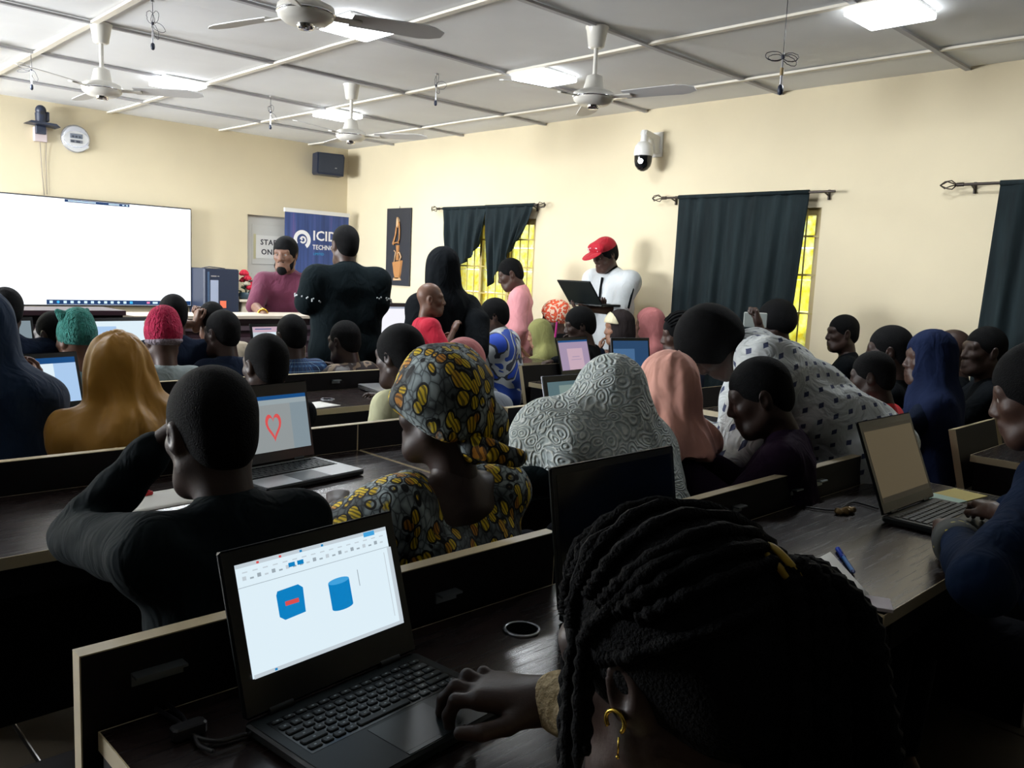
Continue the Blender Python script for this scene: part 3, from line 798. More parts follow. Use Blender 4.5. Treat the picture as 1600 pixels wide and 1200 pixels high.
# wall clock
t = thing('wall_clock', (2.735, FY, 2.52), 0, 'round digital wall clock with a blue and silver face', 'clock')
Mx = Matrix.Rotation(R(90), 4, 'X')
MB().lathe([(.128,0),(.132,.02),(.124,.034),(.116,.038)], n=36, M=Mx).build('clock_rim', mat('silver clock rim', (.55,.57,.62), .25, .7), t)
MB().lathe([(.117,.030),(.117,.036)], n=36, M=Mx).build('clock_face', mat('navy clock face', (.03,.045,.13), .4), t)
me = [( .110*math.cos(q), .070*math.sin(q)) for q in [2*PI*i/28 for i in range(28)]]
MB().prism(me, -.041, -.036).build('face_panel', mat('silver face panel', (.62,.63,.63), .35), t)
MB().prism([(-.112+.224*i/16, -.052-.036*math.sin(PI*i/16)) for i in range(17)]+[(.112-.224*i/16, -.072-.05*math.sin(PI*i/16)) for i in range(17)], -.043, -.037).build('lower_band', MATS['silver face panel'], t)
MB().box((-.056,-.046,.002), (.056,-.041,.045), bev=.003).build('display', mat('grey lcd', (.16,.19,.24), .3), t)
MB().box((-.056,-.046,-.040), (.056,-.041,-.012), bev=.003).build('display', mat('grey lcd low', (.20,.21,.24), .3), t)
for x, z, wd in ((-.03,.018,.02),(.0,.018,.02),(.03,.018,.02),(-.035,-.028,.03),(.015,-.028,.035)): MB().box((x-wd/2,-.048,z-.009), (x+wd/2,-.046,z+.009)).build('digit', mat('dark digit', (.03,.04,.06), .4), t)
# loudspeaker in the corner
t = thing('wall_speaker', (5.45, FY-.15, 2.59), R(-14), 'black loudspeaker fixed high in the corner', 'speaker')
MB().prism([(-.165,-.10),(-.16,.125),(.15,.125),(.165,.09),(.155,-.125),(-.15,-.12)], -.11, .08).build('cabinet', M_NAVY, t)
MB().prism([(-.150,-.09),(-.146,.110),(.140,.110),(.150,.08),(.142,-.108),(-.138,-.105)], -.122, -.110).build('grille', mat('speaker grille', (.020,.028,.045), .6, build=lambda N, p, L: bump(N, p, L, (noise(N, 300, 1), 0), .6, .01)), t)
MB().box((.045,-.126,-.045), (.068,-.122,-.036)).build('badge', M_STEEL, t)
MB().box((-.03,.08,-.03), (.03,.15,.03)).build('bracket', M_BLACK, t)
# dome camera on the right wall
t = thing('dome_camera', (RX, 4.35, 2.53), 0, 'white dome security camera on a wall arm', 'camera')
MB().box((-.022,-.05,-.10), (0,.05,.10), bev=.004).build('wall_plate', M_WHITE, t)
MB().prism([(-.02,-.075),(-.02,.06),(-.17,.085),(-.205,.085),(-.215,.06),(-.20,.045),(-.12,.03),(-.09,-.01),(-.07,-.075)], -.030, .030).build('arm', M_WHITE, t)
MB().cyl((-.195,0,.09), (-.195,0,-.01), .026, .034, n=18).build('neck', M_WHITE, t)
MB().lathe([(.074,-.115),(.078,-.105),(.078,-.075),(.070,-.035),(.045,-.005),(.03,.0)], (-.195,0,0), 28).build('housing', M_WHITE, t)
MB().lathe([(.012,-.235),(.040,-.222),(.062,-.195),(.071,-.16),(.073,-.115)], (-.195,0,0), 28).build('dome', mat('smoked dome', (.006,.007,.008), .08), t)
MB().cyl((-.195-.066,-.03,-.165), (-.195-.074,-.033,-.165), .022, n=16).build('lens', M_CHROME, t)
# carved artwork
t = thing('carved_artwork', (RX-.012, 7.895, 1.665), 0, 'tall dark board with carved wooden figures on the cream wall', 'artwork')
MB().box((-.012,-.225,-.435), (.012,.225,.435), bev=.003).build('backboard', mat('dark slate board', (.020,.022,.028), .55), t)
M_CARV = mat('orange carved wood', (.42,.19,.06), .5, build=lambda N, p, L: bump(N, p, L, (noise(N, 70, 3), 0), .5, .01)); M_CARVL = mat('pale carved wood', (.60,.38,.20), .5)
def carve(name, pts, m, th=.018):   # outlines in (wall direction, height); the wall direction runs to the right in view
    mb = MB(); n = len(pts); vs = [(-.012-th, -y*.86, z) for y, z in pts]+[(-.012, -y, z) for y, z in pts]
    mb.add(vs, [tuple(range(n)), tuple(range(2*n-1, n-1, -1))]+[(i, (i+1) % n, n+(i+1) % n, n+i) for i in range(n)]); return mb.build(name, m, t)
carve('drum', [(-.085,-.175),(.10,-.150),(.075,-.30),(.055,-.355),(-.02,-.36),(-.05,-.30)], M_CARV)
carve('drum_foot', [(-.055,-.35),(.06,-.345),(.08,-.375),(-.06,-.38)], M_CARVL)
carve('figure_body', [(-.02,.02),(.035,.02),(.03,-.06),(.035,-.15),(-.01,-.15),(-.005,-.06)], M_CARV, .014)
carve('figure_head', [(.00,.335),(.025,.30),(.03,.24),(.012,.215),(-.012,.24),(-.010,.30)], M_CARVL, .024)
MB().tube([(-.026,.012,.23),(-.026,.03,.13),(-.026,.075,.035),(-.024,.06,.025)], .011, 6).tube([(-.026,-.03,.28),(-.026,-.045,.19),(-.026,-.045,.09),(-.026,-.02,.04)], .010, 6).tube([(-.024,.06,.04),(-.024,.0,.05),(-.024,-.04,.045)], .009, 6).build('figure_arm', M_CARV, t)
MB().tube([(-.026,-.055,-.16),(-.026,-.085,-.11),(-.026,-.05,-.06),(-.026,-.01,-.08)], .008, 6).tube([(-.026,.04,-.17),(-.026,.02,-.06),(-.026,.05,-.04)], .007, 6).build('drumstick', M_CARVL, t)
MB().tube([(0,0,.43),(.0,0,.46)], .004, 5).build('hanger', M_STEEL, t)
# roll-up banner
bn = thing('roll_up_banner', (5.25, 8.72, 0), 0, 'blue roll up company banner with white lettering in the corner', 'banner')
def ban_b(N, p, L):
    tc = N('TexCoord'); sp = N('SeparateXYZ', {0: (tc, 'Object')})
    n = noise(N, 6, 2, stretch=(3,1,.15)); r = ramp(N, (n, 0), [(.35, (.020,.045,.16)), (.55, (.035,.075,.25)), (.75, (.10,.08,.26))])
    L.new(r.outputs[0], p.inputs['Base Color'])
bw = .42
MB().box((-bw,-.004,.06), (bw,.0,2.02)).build('banner_sheet', mat('blue banner print', (.03,.06,.2), .5, build=ban_b), bn)
MB().box((-bw-.01,-.016,2.00), (bw+.01,.012,2.045), bev=.003).build('top_rail', M_WHITE, bn)
MB().box((-bw-.02,-.08,0), (bw+.02,.08,.07), bev=.01).build('base', M_STEEL, bn)
MB().cyl((0,.03,.05), (0,.015,2.02), .010, n=8).build('pole', M_STEEL, bn)
M_PW = mat('white print', (.80,.80,.82), .5); M_PC = mat('cyan print', (.02,.30,.60), .5); M_PN = mat('navy print', (.02,.04,.14), .5)
RXZ = (R(90), 0, 0)
lettering('ICIDAT', .155, M_PW, bn, (-.065,-.006,1.705), RXZ, 1.05, 1.02, .003)
lettering('TECHNOLOGY', .075, M_PW, bn, (-.065,-.006,1.60), RXZ, .92, 1.0, .001)
lettering('LIMITED', .040, M_PC, bn, (-.055,-.006,1.535), RXZ, 1.0, 1.0)
def arc(r0, r1, a0, a1, n=28, cx=0, cz=0): return [(cx+r1*math.cos(a0+(a1-a0)*i/n), cz+r1*math.sin(a0+(a1-a0)*i/n)) for i in range(n+1)]+[(cx+r0*math.cos(a1-(a1-a0)*i/n), cz+r0*math.sin(a1-(a1-a0)*i/n)) for i in range(n+1)]
def flat(name, pts, y, m, parent): return MB().prism(pts, y-.0015, y).build(name, m, parent)
lz = 1.70; lx = -.20
flat('logo_ring', arc(.066,.110,R(-55),R(215),cx=lx,cz=lz), -.0045, M_PW, bn); flat('logo_eye', arc(.022,.042,R(-150),R(170),cx=lx+.01,cz=lz), -.0045, M_PW, bn)
MB().cyl((lx-.005,-.0045,lz+.005), (lx-.005,-.006,lz+.005), .012, n=12).build('logo_pupil', M_PW, bn)
flat('cyan_block', [(.06,1.28),(.42,1.28),(.42,1.40),(.06,1.40)], -.0045, M_PC, bn)
flat('white_disc', arc(.0,.30,R(0),R(180),cx=.17,cz=.96), -.0045, M_PW, bn); flat('dark_text_block', [(-.40,.30),(-.05,.30),(-.05,.80),(-.40,.80)], -.0045, M_PN, bn)
for i in range(5): lettering(['COMPUTER','TRAINING','NETWORK','DESIGN','SUPPORT'][i], .05, M_PW, bn, (-.37,-.008,.74-.09*i), RXZ) if False else MB().box((-.37,-.0075,.72-.09*i), (-.16-.02*(i % 2),-.006,.745-.09*i)).build('printed_line', M_PW, bn)
# paper sign on the door
sg = thing('paper_sign', (4.70, FY+.048, 1.60), 0, 'white paper sign reading STAFF ONLY taped on the door', 'sign')
MB().box((-.08,-.003,-.13), (.30,.0,.13)).build('sheet', mat('white paper', (.74,.73,.68), .8), sg)
MB().box((-.085,-.004,-.14), (-.055,-.003,.14)).build('tape_strip', mat('yellowish tape', (.60,.56,.34), .5), sg)
M_INK = mat('dark ink', (.03,.03,.035), .7)
lettering('STAFF', .085, M_INK, sg, (.0,-.0045,.025), RXZ, 1.0, 1.1, .002); lettering('ONLY', .085, M_INK, sg, (.01,-.0045,-.085), RXZ, 1.0, 1.1, .002)
# ---------------------------------------------------------------- curtains on the right wall
def curt_b(N, p, L):
    n = noise(N, 5, 3, stretch=(1, 4, .5)); r = ramp(N, (n, 0), [(.3, (.007,.012,.014)), (.7, (.014,.024,.027))]); L.new(r.outputs[0], p.inputs['Base Color'])
M_CURT = mat('black teal curtain cloth', (.015,.024,.03), .85, spec=.2, build=curt_b)
M_ROD = mat('dark bronze rod', (.05,.04,.035), .35, .7)
def make_rod(y0, y1, z, label, ends=(1, 1)):
    ym = (y0+y1)/2; t = thing('curtain_rod', (RX-.09, ym, z), 0, label, 'curtain rod', 'wrought curtain rods')
    MB().cyl((0,y0-ym+.10,0), (0,y1-ym-.10,0), .009, n=10).build('rod', M_ROD, t)
    for k, (y, s) in enumerate(((y0-ym, 1), (y1-ym, -1))):
        MB().cyl((0,y+s*.18,0), (.085,y+s*.18,-.025), .006, n=8).cyl((.08,y+s*.18,-.05), (.08,y+s*.18,.02), .010, n=8).build('rod_bracket', M_ROD, t)
        if not ends[k]: continue
        mb = MB().cyl((0,y+s*.10,0), (0,y+s*.14,0), .013, n=10)
        for a in range(4):
            q = a*PI/2+.4
            mb.tube([(0,y+s*.10,0),(.028*math.cos(q),y+s*.07,.028*math.sin(q)),(.030*math.cos(q+.5),y+s*.035,.030*math.sin(q+.5)),(0,y+s*.0,0)], .004, 5)
        mb.build('finial', M_ROD, t)
    return t
make_rod(5.53, 7.22, 2.068, 'wrought curtain rod over the first window, carrying two lifted curtains')
make_rod(2.65, 4.31, 2.085, 'wrought curtain rod over the second window, beside the dome camera wall', (0, 1))
make_rod(.30, 2.06, 2.094, 'wrought curtain rod at the right edge of the photo')
def make_curtain(label, ya, yb, ztop, bottom, left=None, right=None, folds=9, amp=.022, group='black curtains', x0=-.09, seed=0, gather=0.0):
    """bottom(u) gives the hem height; left/right(v) shift the side edges; u runs from ya to yb"""
    r = random.Random(seed); ph = [r.uniform(0, 6) for _ in range(3)]
    t = thing('curtain', (RX, (ya+yb)/2, ztop), 0, label, 'curtain', group); ym = (ya+yb)/2
    def fn(u, v):
        zb = bottom(u); a = ya+(left(v) if left else 0); b = yb+(right(v) if right else 0)
        y = a+(b-a)*u; z = ztop+(zb-ztop)*v
        am = amp*(.35+.65*min(1, v*2.2))
        x = x0+am*math.sin(u*folds*2*PI+ph[0]+.8*math.sin(3*v+ph[1]))+am*.5*math.sin(u*folds*3.3*PI+ph[2]-1.5*v)-gather*math.sin(PI*min(1, v))*.5
        return (x, y-ym, z-ztop)
    nu, nv = 90, 28
    mb = MB(); mb.grid(fn, nu, nv); off = .003
    vs = [fn(i/(nu-1), j/(nv-1)) for j in range(nv) for i in range(nu)]
    o = mb.build('drape', M_CURT, t); md = o.modifiers.new('thickness', 'SOLIDIFY'); md.thickness = .004
    mb = MB(); mb.tube([(x0, ya-ym, .0), (x0, yb-ym, .0)], .016, 8); mb.build('rod_pocket', M_CURT, t)
    return t
# first window: two curtains whose lower ends are lifted and tucked
make_curtain('black curtain lifted to the right of the barred window, above the man in pink', 5.67, 6.36, 2.072,
             lambda u: np.interp(u, [0,.16,.28,.45,.62,.75,.88,1.0], [1.74,1.68,1.60,1.52,1.44,1.36,1.28,1.33]), left=lambda v: .02+.20*v**1.6, right=lambda v: -.06*v, folds=5, seed=1, gather=.03)
make_curtain('black curtain lifted to the left of the barred window, above the black hijab', 6.34, 7.02, 2.068,
             lambda u: np.interp(u, [0,.12,.3,.5,.7,.9,1.0], [1.74,1.62,1.56,1.50,1.46,1.44,1.48]), left=lambda v: .05*v+.05*v*v, right=lambda v: -.10*v, folds=5, seed=2, gather=.03)
make_curtain('wide black curtain hanging straight over the second window', 2.94, 4.05, 2.087, lambda u: .55, left=lambda v: .11*v, right=lambda v: .0, folds=7, amp=.016, seed=3)
make_curtain('black curtain at the right edge of the photo', .55, 1.715, 2.094, lambda u: .5, left=lambda v: 0, right=lambda v: .06*v, folds=7, amp=.016, seed=4)
# ---------------------------------------------------------------- desks and benches
def wood_b(N, p, L):
    n = noise(N, 5, 6, .65, stretch=(1.2, 22, 22), dist=.6); r = ramp(N, (n, 0), [(.30, (.006,.004,.004)), (.52, (.018,.011,.010)), (.72, (.040,.025,.022))]); L.new(r.outputs[0], p.inputs['Base Color'])
    r2 = ramp(N, (n, 0), [(.3, (.30,.30,.30)), (.75, (.19,.19,.19))]); L.new(r2.outputs[0], p.inputs['Roughness']); bump(N, p, L, (n, 0), .06, .002)
M_WOOD = mat('black brown wood top', (.02,.014,.013), .3, spec=.7, build=wood_b)
M_DARK = mat('black brown board', (.006,.005,.006), .5, spec=.2)
M_EDGE = mat('beige edge band', (.56,.47,.30), .4)
M_HOLE_SHADE = mat('painted black shade', (.002,.002,.002), 1.0, spec=0.0)  # flat black, painted for the shade inside the cable hole
M_HOOK = mat('dull steel hook', (.30,.34,.36), .3, .8)
def edged_panel(t, x0, x1, y0, y1, z0, z1, name='privacy_panel', tilt=0.0, hooks=()):
    M = Matrix.Translation((0, y0, z0)) @ Matrix.Rotation(tilt, 4, 'X') @ Matrix.Translation((0, -y0, -z0))
    o = MB().box((x0+.002,y0,z0), (x1-.002,y1,z1-.002), M=M).build(name, M_DARK, t)
    MB().box((x0,y0-.0005,z1-.002), (x1,y1+.0005,z1), M=M).build('edge_band', M_EDGE, o)
    MB().box((x0,y0,z0), (x0+.002,y1,z1-.002), M=M).build('edge_band', M_EDGE, o); MB().box((x1-.002,y0,z0), (x1,y1,z1-.002), M=M).build('edge_band', M_EDGE, o)
    for hx, hz, hw in hooks:
        MB().box((hx,y0-.022,hz), (hx+hw,y0,hz+.004), M=M).box((hx,y0-.004,hz-.016), (hx+hw,y0,hz), M=M).build('hook', M_HOOK, o)
    return o
def desk(x0, x1, yf, yb, panels, ztop, label, group, tilt=0.0, hooks=(), gromm=()):
    t = thing('desk', (x0, yf, 0), 0, label, 'desk', group); w = x1-x0; d = yb-yf
    o = MB().box((.002,.002,.722), (w-.002,d-.002,.75)).build('tabletop', M_WOOD, t)
    for a, b in (((0,0,.722),(w,.002,.7502)), ((0,d-.002,.722),(w,d,.7502)), ((0,.002,.722),(.002,d-.002,.7502)), ((w-.002,.002,.722),(w,d-.002,.7502))):
        MB().box(a, b).build('edge_band', M_EDGE, o)
    for x in (0, w-.025): MB().box((x,.03,0), (x+.025,d-.02,.722)).build('side_panel', M_DARK, t)
    MB().box((.025,d-.06,.12), (w-.025,d-.042,.722)).build('front_panel', M_DARK, t)
    MB().box((.06,.005,.655), (w-.06,.021,.722)).build('apron', M_DARK, t)
    for k, (a, b) in enumerate(panels):
        edged_panel(t, a-x0, b-x0, d+.008, d+.036, .60, ztop, tilt=tilt, hooks=[(hx-x0, hz, hw) for hx, hz, hw in hooks if a < hx < b])
    for gx, gy in gromm:
        g = MB().lathe([(.034,.0),(.036,.003),(.030,.004),(.030,.001)], (gx-x0,gy-yf,.75), 26).build('cable_hole', MATS['silver clock rim'], t)
        MB().cyl((gx-x0,gy-yf,.7495), (gx-x0,gy-yf,.7522), .0305, n=26).build('hole', M_HOLE_SHADE, g)  # solid black disc painted as the shade inside; nothing is cut out
    return t
ROWY = [(.637, 1.178), (2.02, 2.545), (3.385, 3.895), (4.75, 5.26)]
ORD = ['first row nearest the camera', 'second row', 'third row', 'fourth row']
for i, (yf, yb) in enumerate(ROWY):
    zt = .864 if i == 0 else .845
    pan = [(.352,1.31)] if i == 0 else [(.37,.98),(1.03,1.712)] if i == 1 else [(.5,1.84)]
    dk = desk(.372, 1.712, yf, yb, [(.352,1.31)] if i == 0 else [(.372,1.7165)] if i == 1 else [(.372,1.70)], zt, 'left desk of the %s, black with beige edges' % ORD[i], 'left block desks',
         hooks=[(.42,.815,.075),(.98,.80,.05)] if i == 0 else [(.85,.79,.05)], gromm=[(1.082,1.052)] if i == 0 else ())
    if i == 0: MB().cyl((.465-.372,1.09-yf,.75), (.465-.372,1.09-yf,.7525), .006, n=10).build('screw_cap', MATS['brushed steel'], dk)
    desk(1.722, 3.095, yf, yb, [(1.775,2.425),(2.475,3.09)] if i < 1 else [(1.7175,2.43),(2.475,3.09)] if i < 2 else [(1.74,3.09)], .850 if i == 0 else zt, 'second desk from the left in the %s' % ORD[i], 'left block desks',
         hooks=[(2.03,.80,.045),(2.36,.80,.04),(2.52,.805,.04)] if i == 0 else [(2.36,.80,.05)] if i == 1 else [(2.45,.80,.05)], gromm=[(2.25,3.62)] if i == 2 else ())
for i, yb in enumerate((1.13, 2.46, 3.66, 4.98)):
    x0 = 3.72 if i > 1 else 3.80
    desk(x0, 4.86, yb-.50, yb, [(x0,x0+.52),(x0+.57,4.86)], .855, 'black desk beyond the aisle in the %s' % ORD[i], 'right block desks', tilt=R(-14))
# benches
def bench(x0, x1, y, label):
    t = thing('bench', (x0, y-.16, 0), 0, label, 'bench', 'dark wooden benches'); w = x1-x0
    MB().box((0,0,.42), (w,.32,.45), bev=.004).build('seat', M_DARK, t)
    for x in (.08, w-.12): MB().box((x,.03,0), (x+.04,.29,.42)).build('bench_leg', M_DARK, t)
for i, y in enumerate((.16, 1.52, 2.90, 4.28)):
    bench(.36, 3.08, y, 'long dark wooden bench behind the left desks of the %s' % ORD[i])
    if i: bench(3.36 if i == 1 else 3.82, 5.55, y-(.12 if i > 1 else 0), 'dark wooden bench beyond the aisle behind the %s' % ORD[i])
# counter at the front, with its stepped front and cream top
t = thing('counter', (.45, 5.38, 0), 0, 'long dark counter with a cream top below the television', 'counter')
M_MAR = mat('dark maroon laminate', (.045,.022,.030), .35); M_CRT = mat('cream laminate', (.60,.52,.42), .4)
MB().box((0,.04,0), (2.84,.36,1.0)).build('body', M_MAR, t); MB().box((1.50,.0,1.03), (2.88,.40,1.052), bev=.003).build('top', M_CRT, t)
MB().box((1.50,.02,1.0), (2.86,.38,1.03)).build('top_support', M_MAR, t)
MB().box((-.02,.0,1.055), (1.46,.40,1.085), bev=.003).build('upper_shelf', M_MAR, t); MB().box((0,.06,1.0), (1.46,.36,1.055)).build('shelf_support', M_DARK, t)
for z in (.95, .87, .75): MB().box((0,.025,z), (2.84,.04,z+.03)).build('front_rail', mat('maroon grey rail', (.10,.07,.085), .35), t)
# tall black cabinet, flowers on a stand
t = thing('cabinet', (4.02, 8.76, 0), R(-2), 'tall black cabinet with a grey label and an orange sticker beside the television', 'cabinet')
MB().box((-.19,-.2,.02), (.19,.2,1.335), bev=.012).build('body', M_NAVY, t); MB().box((-.185,-.212,.05), (.185,-.2,1.325), bev=.004).build('front_panel', M_NAVY, t)
MB().box((-.155,-.216,.05), (-.135,-.212,1.30)).build('front_groove', mat('mid blue trim', (.05,.09,.16), .4), t)
MB().box((-.125,-.2155,.955), (-.040,-.212,1.215)).build('label_plate', mat('grey label plate', (.30,.34,.45), .4), t)
MB().box((-.020,-.2155,.925), (.045,-.212,1.0)).build('sticker', mat('orange sticker', (.85,.16,.08), .5), t)
MB().box((-.118,-.2155,1.25), (-.06,-.212,1.262)).box((-.05,-.2155,1.252), (-.03,-.212,1.26)).build('nameplate', MATS['pale steel'], t)
MB().box((-.17,-.17,0), (.17,.17,.02)).build('plinth', M_BLACK, t)
MB().tube([(-.17,-.1,1.335),(-.1,-.12,1.352),(0,-.12,1.345),(.08,-.1,1.337)], .005, 6).build('lead', M_LEAD, t)
t = thing('flower_stand', (4.36, 8.70, 0), 0, 'pale cream stand under the red flowers', 'stand')
M_CRS = mat('cream stand paint', (.62,.56,.46), .5)
MB().box((-.13,-.13,0), (.13,.13,.04), bev=.005).build('foot', M_CRS, t); MB().box((-.10,-.10,.04), (.10,.10,.99), bev=.008).build('column', M_CRS, t); MB().box((-.15,-.15,.99), (.15,.15,1.015), bev=.005).build('top', M_CRS, t)
t = thing('flower_vase', (4.36, 8.70, 1.015), 0, 'small glass vase of red artificial flowers beside the cabinet', 'flowers')
MB().lathe([(.06,0),(.075,.01),(.085,.05),(.07,.075)], n=20).build('vase', mat('dark glass bowl', (.05,.09,.12), .1), t)
M_PET = mat('crimson petals', (.62,.015,.05), .6); M_PETW = mat('cream petals', (.72,.66,.52), .6); M_GRN = mat('dark green leaf', (.015,.06,.05), .5)
r = random.Random(8)
def bloom(c, rad, m):
    mb = MB()
    for ring, (n, rr, up) in enumerate(((6, 1.0, .0), (5, .62, .35), (3, .3, .55))):
        for i in range(n):
            q = 2*PI*i/n+ring*.5+r.random()*.3; mb.ball((c[0]+rad*.62*rr*math.cos(q), c[1]+rad*.62*rr*math.sin(q), c[2]+rad*up*.8), (rad*.48, rad*.48, rad*.40), 8)
    mb.build('flower', m, t); MB().tube([(0,0,.05),(c[0]*.6,c[1]*.6,c[2]*.6),(c[0],c[1],c[2])], .004, 5).build('stem', M_GRN, t)
for c, rad, m in (((-.035,-.02,.275),.055,M_PET), ((-.01,-.05,.225),.045,M_PET), ((.10,-.03,.19),.055,M_PET), ((.045,-.06,.13),.075,M_PET), ((.125,-.05,.13),.05,M_PET), ((-.02,-.06,.165),.040,M_PETW), ((.0,.05,.2),.05,M_PET)): bloom(c, rad, m)
for i in range(16):
    q = r.random()*6.28; e = r.uniform(.08,.17); z = r.uniform(.07,.2); c = Vector((e*math.cos(q), e*math.sin(q), z)); d = Vector((math.cos(q), math.sin(q), .3)).normalized(); sd = d.cross(Vector((0,0,1))).normalized()*.025
    MB().add([c-d*.05, c+sd+Vector((0,0,.008)), c+d*.06, c-sd+Vector((0,0,.008))], [(0,1,2,3)], 0, False).build('leaf', M_GRN, t)
# monitor near the corner on its own table
t = thing('side_table', (4.45, 6.35, 0), 0, 'dark side table under the corner monitor', 'table')
MB().box((-.05,-.25,.70), (.95,.25,.73), bev=.003).build('tabletop', M_MAR, t)
for x in (0, .86):
    for y in (-.22, .18): MB().box((x,y,0), (x+.04,y+.04,.70)).build('leg', M_DARK, t)
t = thing('monitor', (4.86, 6.42, .73), R(-6), 'flat monitor with a white page behind the man in black', 'monitor')
MB().box((-.31,-.012,.03), (.31,.02,.37), bev=.006).build('casing', M_BLACK, t); MB().box((-.295,-.0145,.045), (.295,-.012,.335)).build('screen', pic_mat('white page', (.93,.93,1.0), 1.0), t)
MB().box((-.295,-.0155,.318), (.295,-.0145,.335)).build('title_bar', pic_mat('grey blue bar', (.45,.5,.62), .8), t)
MB().box((-.03,.0,.0), (.03,.03,.05)).box((-.12,-.08,0), (.12,.08,.012), bev=.004).build('stand', M_BLACK, t)
# ---------------------------------------------------------------- laptops
M_LAPB = mat('charcoal laptop plastic', (.007,.011,.012), .42, spec=.35); M_LAPK = mat('laptop key', (.012,.017,.019), .5); M_LAPS = mat('silver laptop palm rest', (.34,.35,.36), .35, .5)
M_PADB = mat('touchpad', (.016,.022,.024), .35); M_BEZ = mat('black bezel', (.006,.008,.009), .25); M_LEG = mat('pale key legend', (.35,.40,.42), .6); M_DARKSCR = mat('dark glossy screen', (.004,.004,.005), .12)
PIC = {}
def laptop(loc, yaw, label, w=.34, d=.24, lid=.225, tilt=R(18), picture=None, deck=None, case=None, keys='joined', rim=None, bez=(.016,.016,.022,.030), z_base=.02, closed=False):
    case = case or M_LAPB; deck = deck or case
    t = thing('laptop', loc, yaw, label, 'laptop', 'laptops')
    MB().box((-w/2,-d,.003), (w/2,0,z_base), bev=.006).build('base', case, t)
    if not closed:
        MB().box((-w/2+.004,-d+.004,z_base-.001), (w/2-.004,-.012,z_base+.0012)).build('deck', deck, t)
        kx0, kx1, ky0, ky1 = -w/2+.022, w/2-.022, -d*.56, -.030
        zk = z_base+.0012
        MB().box((kx0-.003,ky0-.003,zk-.0008), (kx1+.003,ky1+.003,zk+.0004)).build('keyboard_well', M_BEZ, t)
        rows = [[1]*14, [1.0]+[1]*12+[1.6], [1.5]+[1]*12+[1.2], [1.8]+[1]*11+[2.0], [2.3]+[1]*10+[2.4], [1.2,1,1.1,1.1,5.2,1.1,1.1,1,1,1]]
        rh = (ky1-ky0)/6; jm = MB(); meshes = {}
        for ri, rw in enumerate(rows):
            u = (kx1-kx0)/sum(rw); x = kx0; y1 = ky1-ri*rh
            hh = rh*(.62 if ri == 0 else .86)
            for kw in rw:
                kw_ = kw*u; g = .0016
                if keys == 'each':
                    key = (round(kw_, 4), ri == 0)
                    if key not in meshes:
                        mb = MB().box((g,-hh+g,0), (kw_-g,-g*.5,.0030), bev=.0018)
                        mb.box((kw_*.5-.0018,-hh*.5-.0012,.00302), (kw_*.5+.0018,-hh*.5+.0014,.0031), 1); meshes[key] = mb.mesh('key', [M_LAPK, M_LEG])
                    o = link('key', meshes[key], t); o.location = (x, y1, zk); KIDS.setdefault(t.name, []).append(o)
                else: jm.box((x+g,y1-hh+g,zk), (x+kw_-g,y1-g*.5,zk+.0025))
                x += kw_
        if keys != 'each': jm.build('keys', M_LAPK, t, 'stuff')
        MB().box((-.055,-d+.014,zk-.0006), (.052,-d*.60,zk+.0005)).build('touchpad', M_PADB, t)
        MB().box((-.055,-d+.006,zk-.0006), (.052,-d+.013,zk+.0009)).build('touchpad_button', M_PADB, t)
    T_ = (Matrix.Translation((0,-.006,z_base+.004)) @ Matrix.Rotation(-tilt, 4, 'X')) if not closed else (Matrix.Translation((0,-.004,z_base+.001)) @ Matrix.Rotation(R(91), 4, 'X'))
    l, r_, tp, bt = bez
    lidb = MB().box((-w/2,.0,0), (w/2,.009,lid), M=T_ @ Matrix.Identity(4), bev=.006).build('lid', rim or case, t)
    if not closed:
        MB().box((-w/2+.0025,-.0012,.003), (w/2-.0025,.0,lid-.0025), M=T_, bev=.0).build('bezel', M_BEZ, lidb)
        sx0, sx1, sz0, sz1 = -w/2+l, w/2-r_, bt, lid-tp
        sm = MB(); mats = [M_DARKSCR]
        sm.box((sx0,-.0018,sz0), (sx1,-.0012,sz1), 0, M=T_)
        if picture:
            mats = PIC[picture][0]; lay = .0003
            for k, (mi, shp) in enumerate(PIC[picture][1]):
                y = -.0019-lay*.5*(k+1) if False else -.0019-.00008*(k+1)
                pts = [(sx0+(sx1-sx0)*a, sz0+(sz1-sz0)*(1-b)) for a, b in shp]
                sm.add([T_ @ Vector((x, y, z)) for x, z in pts], [tuple(range(len(pts)))], mi)
        sm.build('screen', mats, lidb)
        for x in (-w*.32, w*.32): MB().cyl((x-.02,-.003,z_base+.003), (x+.02,-.003,z_base+.003), .007, n=10).build('hinge', case, t)
    return t
def rc(x0, y0, x1, y1): return [(x0,y1),(x1,y1),(x1,y0),(x0,y0)]     # y downwards, 0..1
def pm(name, col, s=1.0): return pic_mat(name, col, s)
p_white = pm('page white', (.78,.92,1.0), .95); p_grey = pm('page grey', (.50,.55,.56), .55); p_blue = pm('solid blue', (.004,.24,.60), .9); p_lblue = pm('light blue', (.06,.40,.80), .9); p_red = pm('solid red', (.85,.10,.10), .8)
p_tool = pm('tool grey', (.60,.68,.74), .9); p_line = pm('tool line', (.42,.50,.56), .8); p_navy = pm('navy', (.01,.10,.32), .7); p_lil = pm('lilac', (.55,.42,.62), .65); p_pink = pm('pale pink', (.80,.56,.68), .7); p_sky = pm('pale sky', (.45,.66,.95), .9)
p_dim = pm('dim brown', (.075,.058,.034), 1.0); p_dimd = pm('dim dark', (.02,.017,.012), 1.0); p_green = pm('leaf green', (.05,.45,.2), .7); p_pgrey = pm('blue grey page', (.36,.46,.52), .6); p_pgreyl = pm('light grey page', (.50,.60,.64), .6)
cyl_top = [(.605+.072*math.cos(q), .395+.030*math.sin(q)) for q in [2*PI*i/20 for i in range(20)]][::-1]
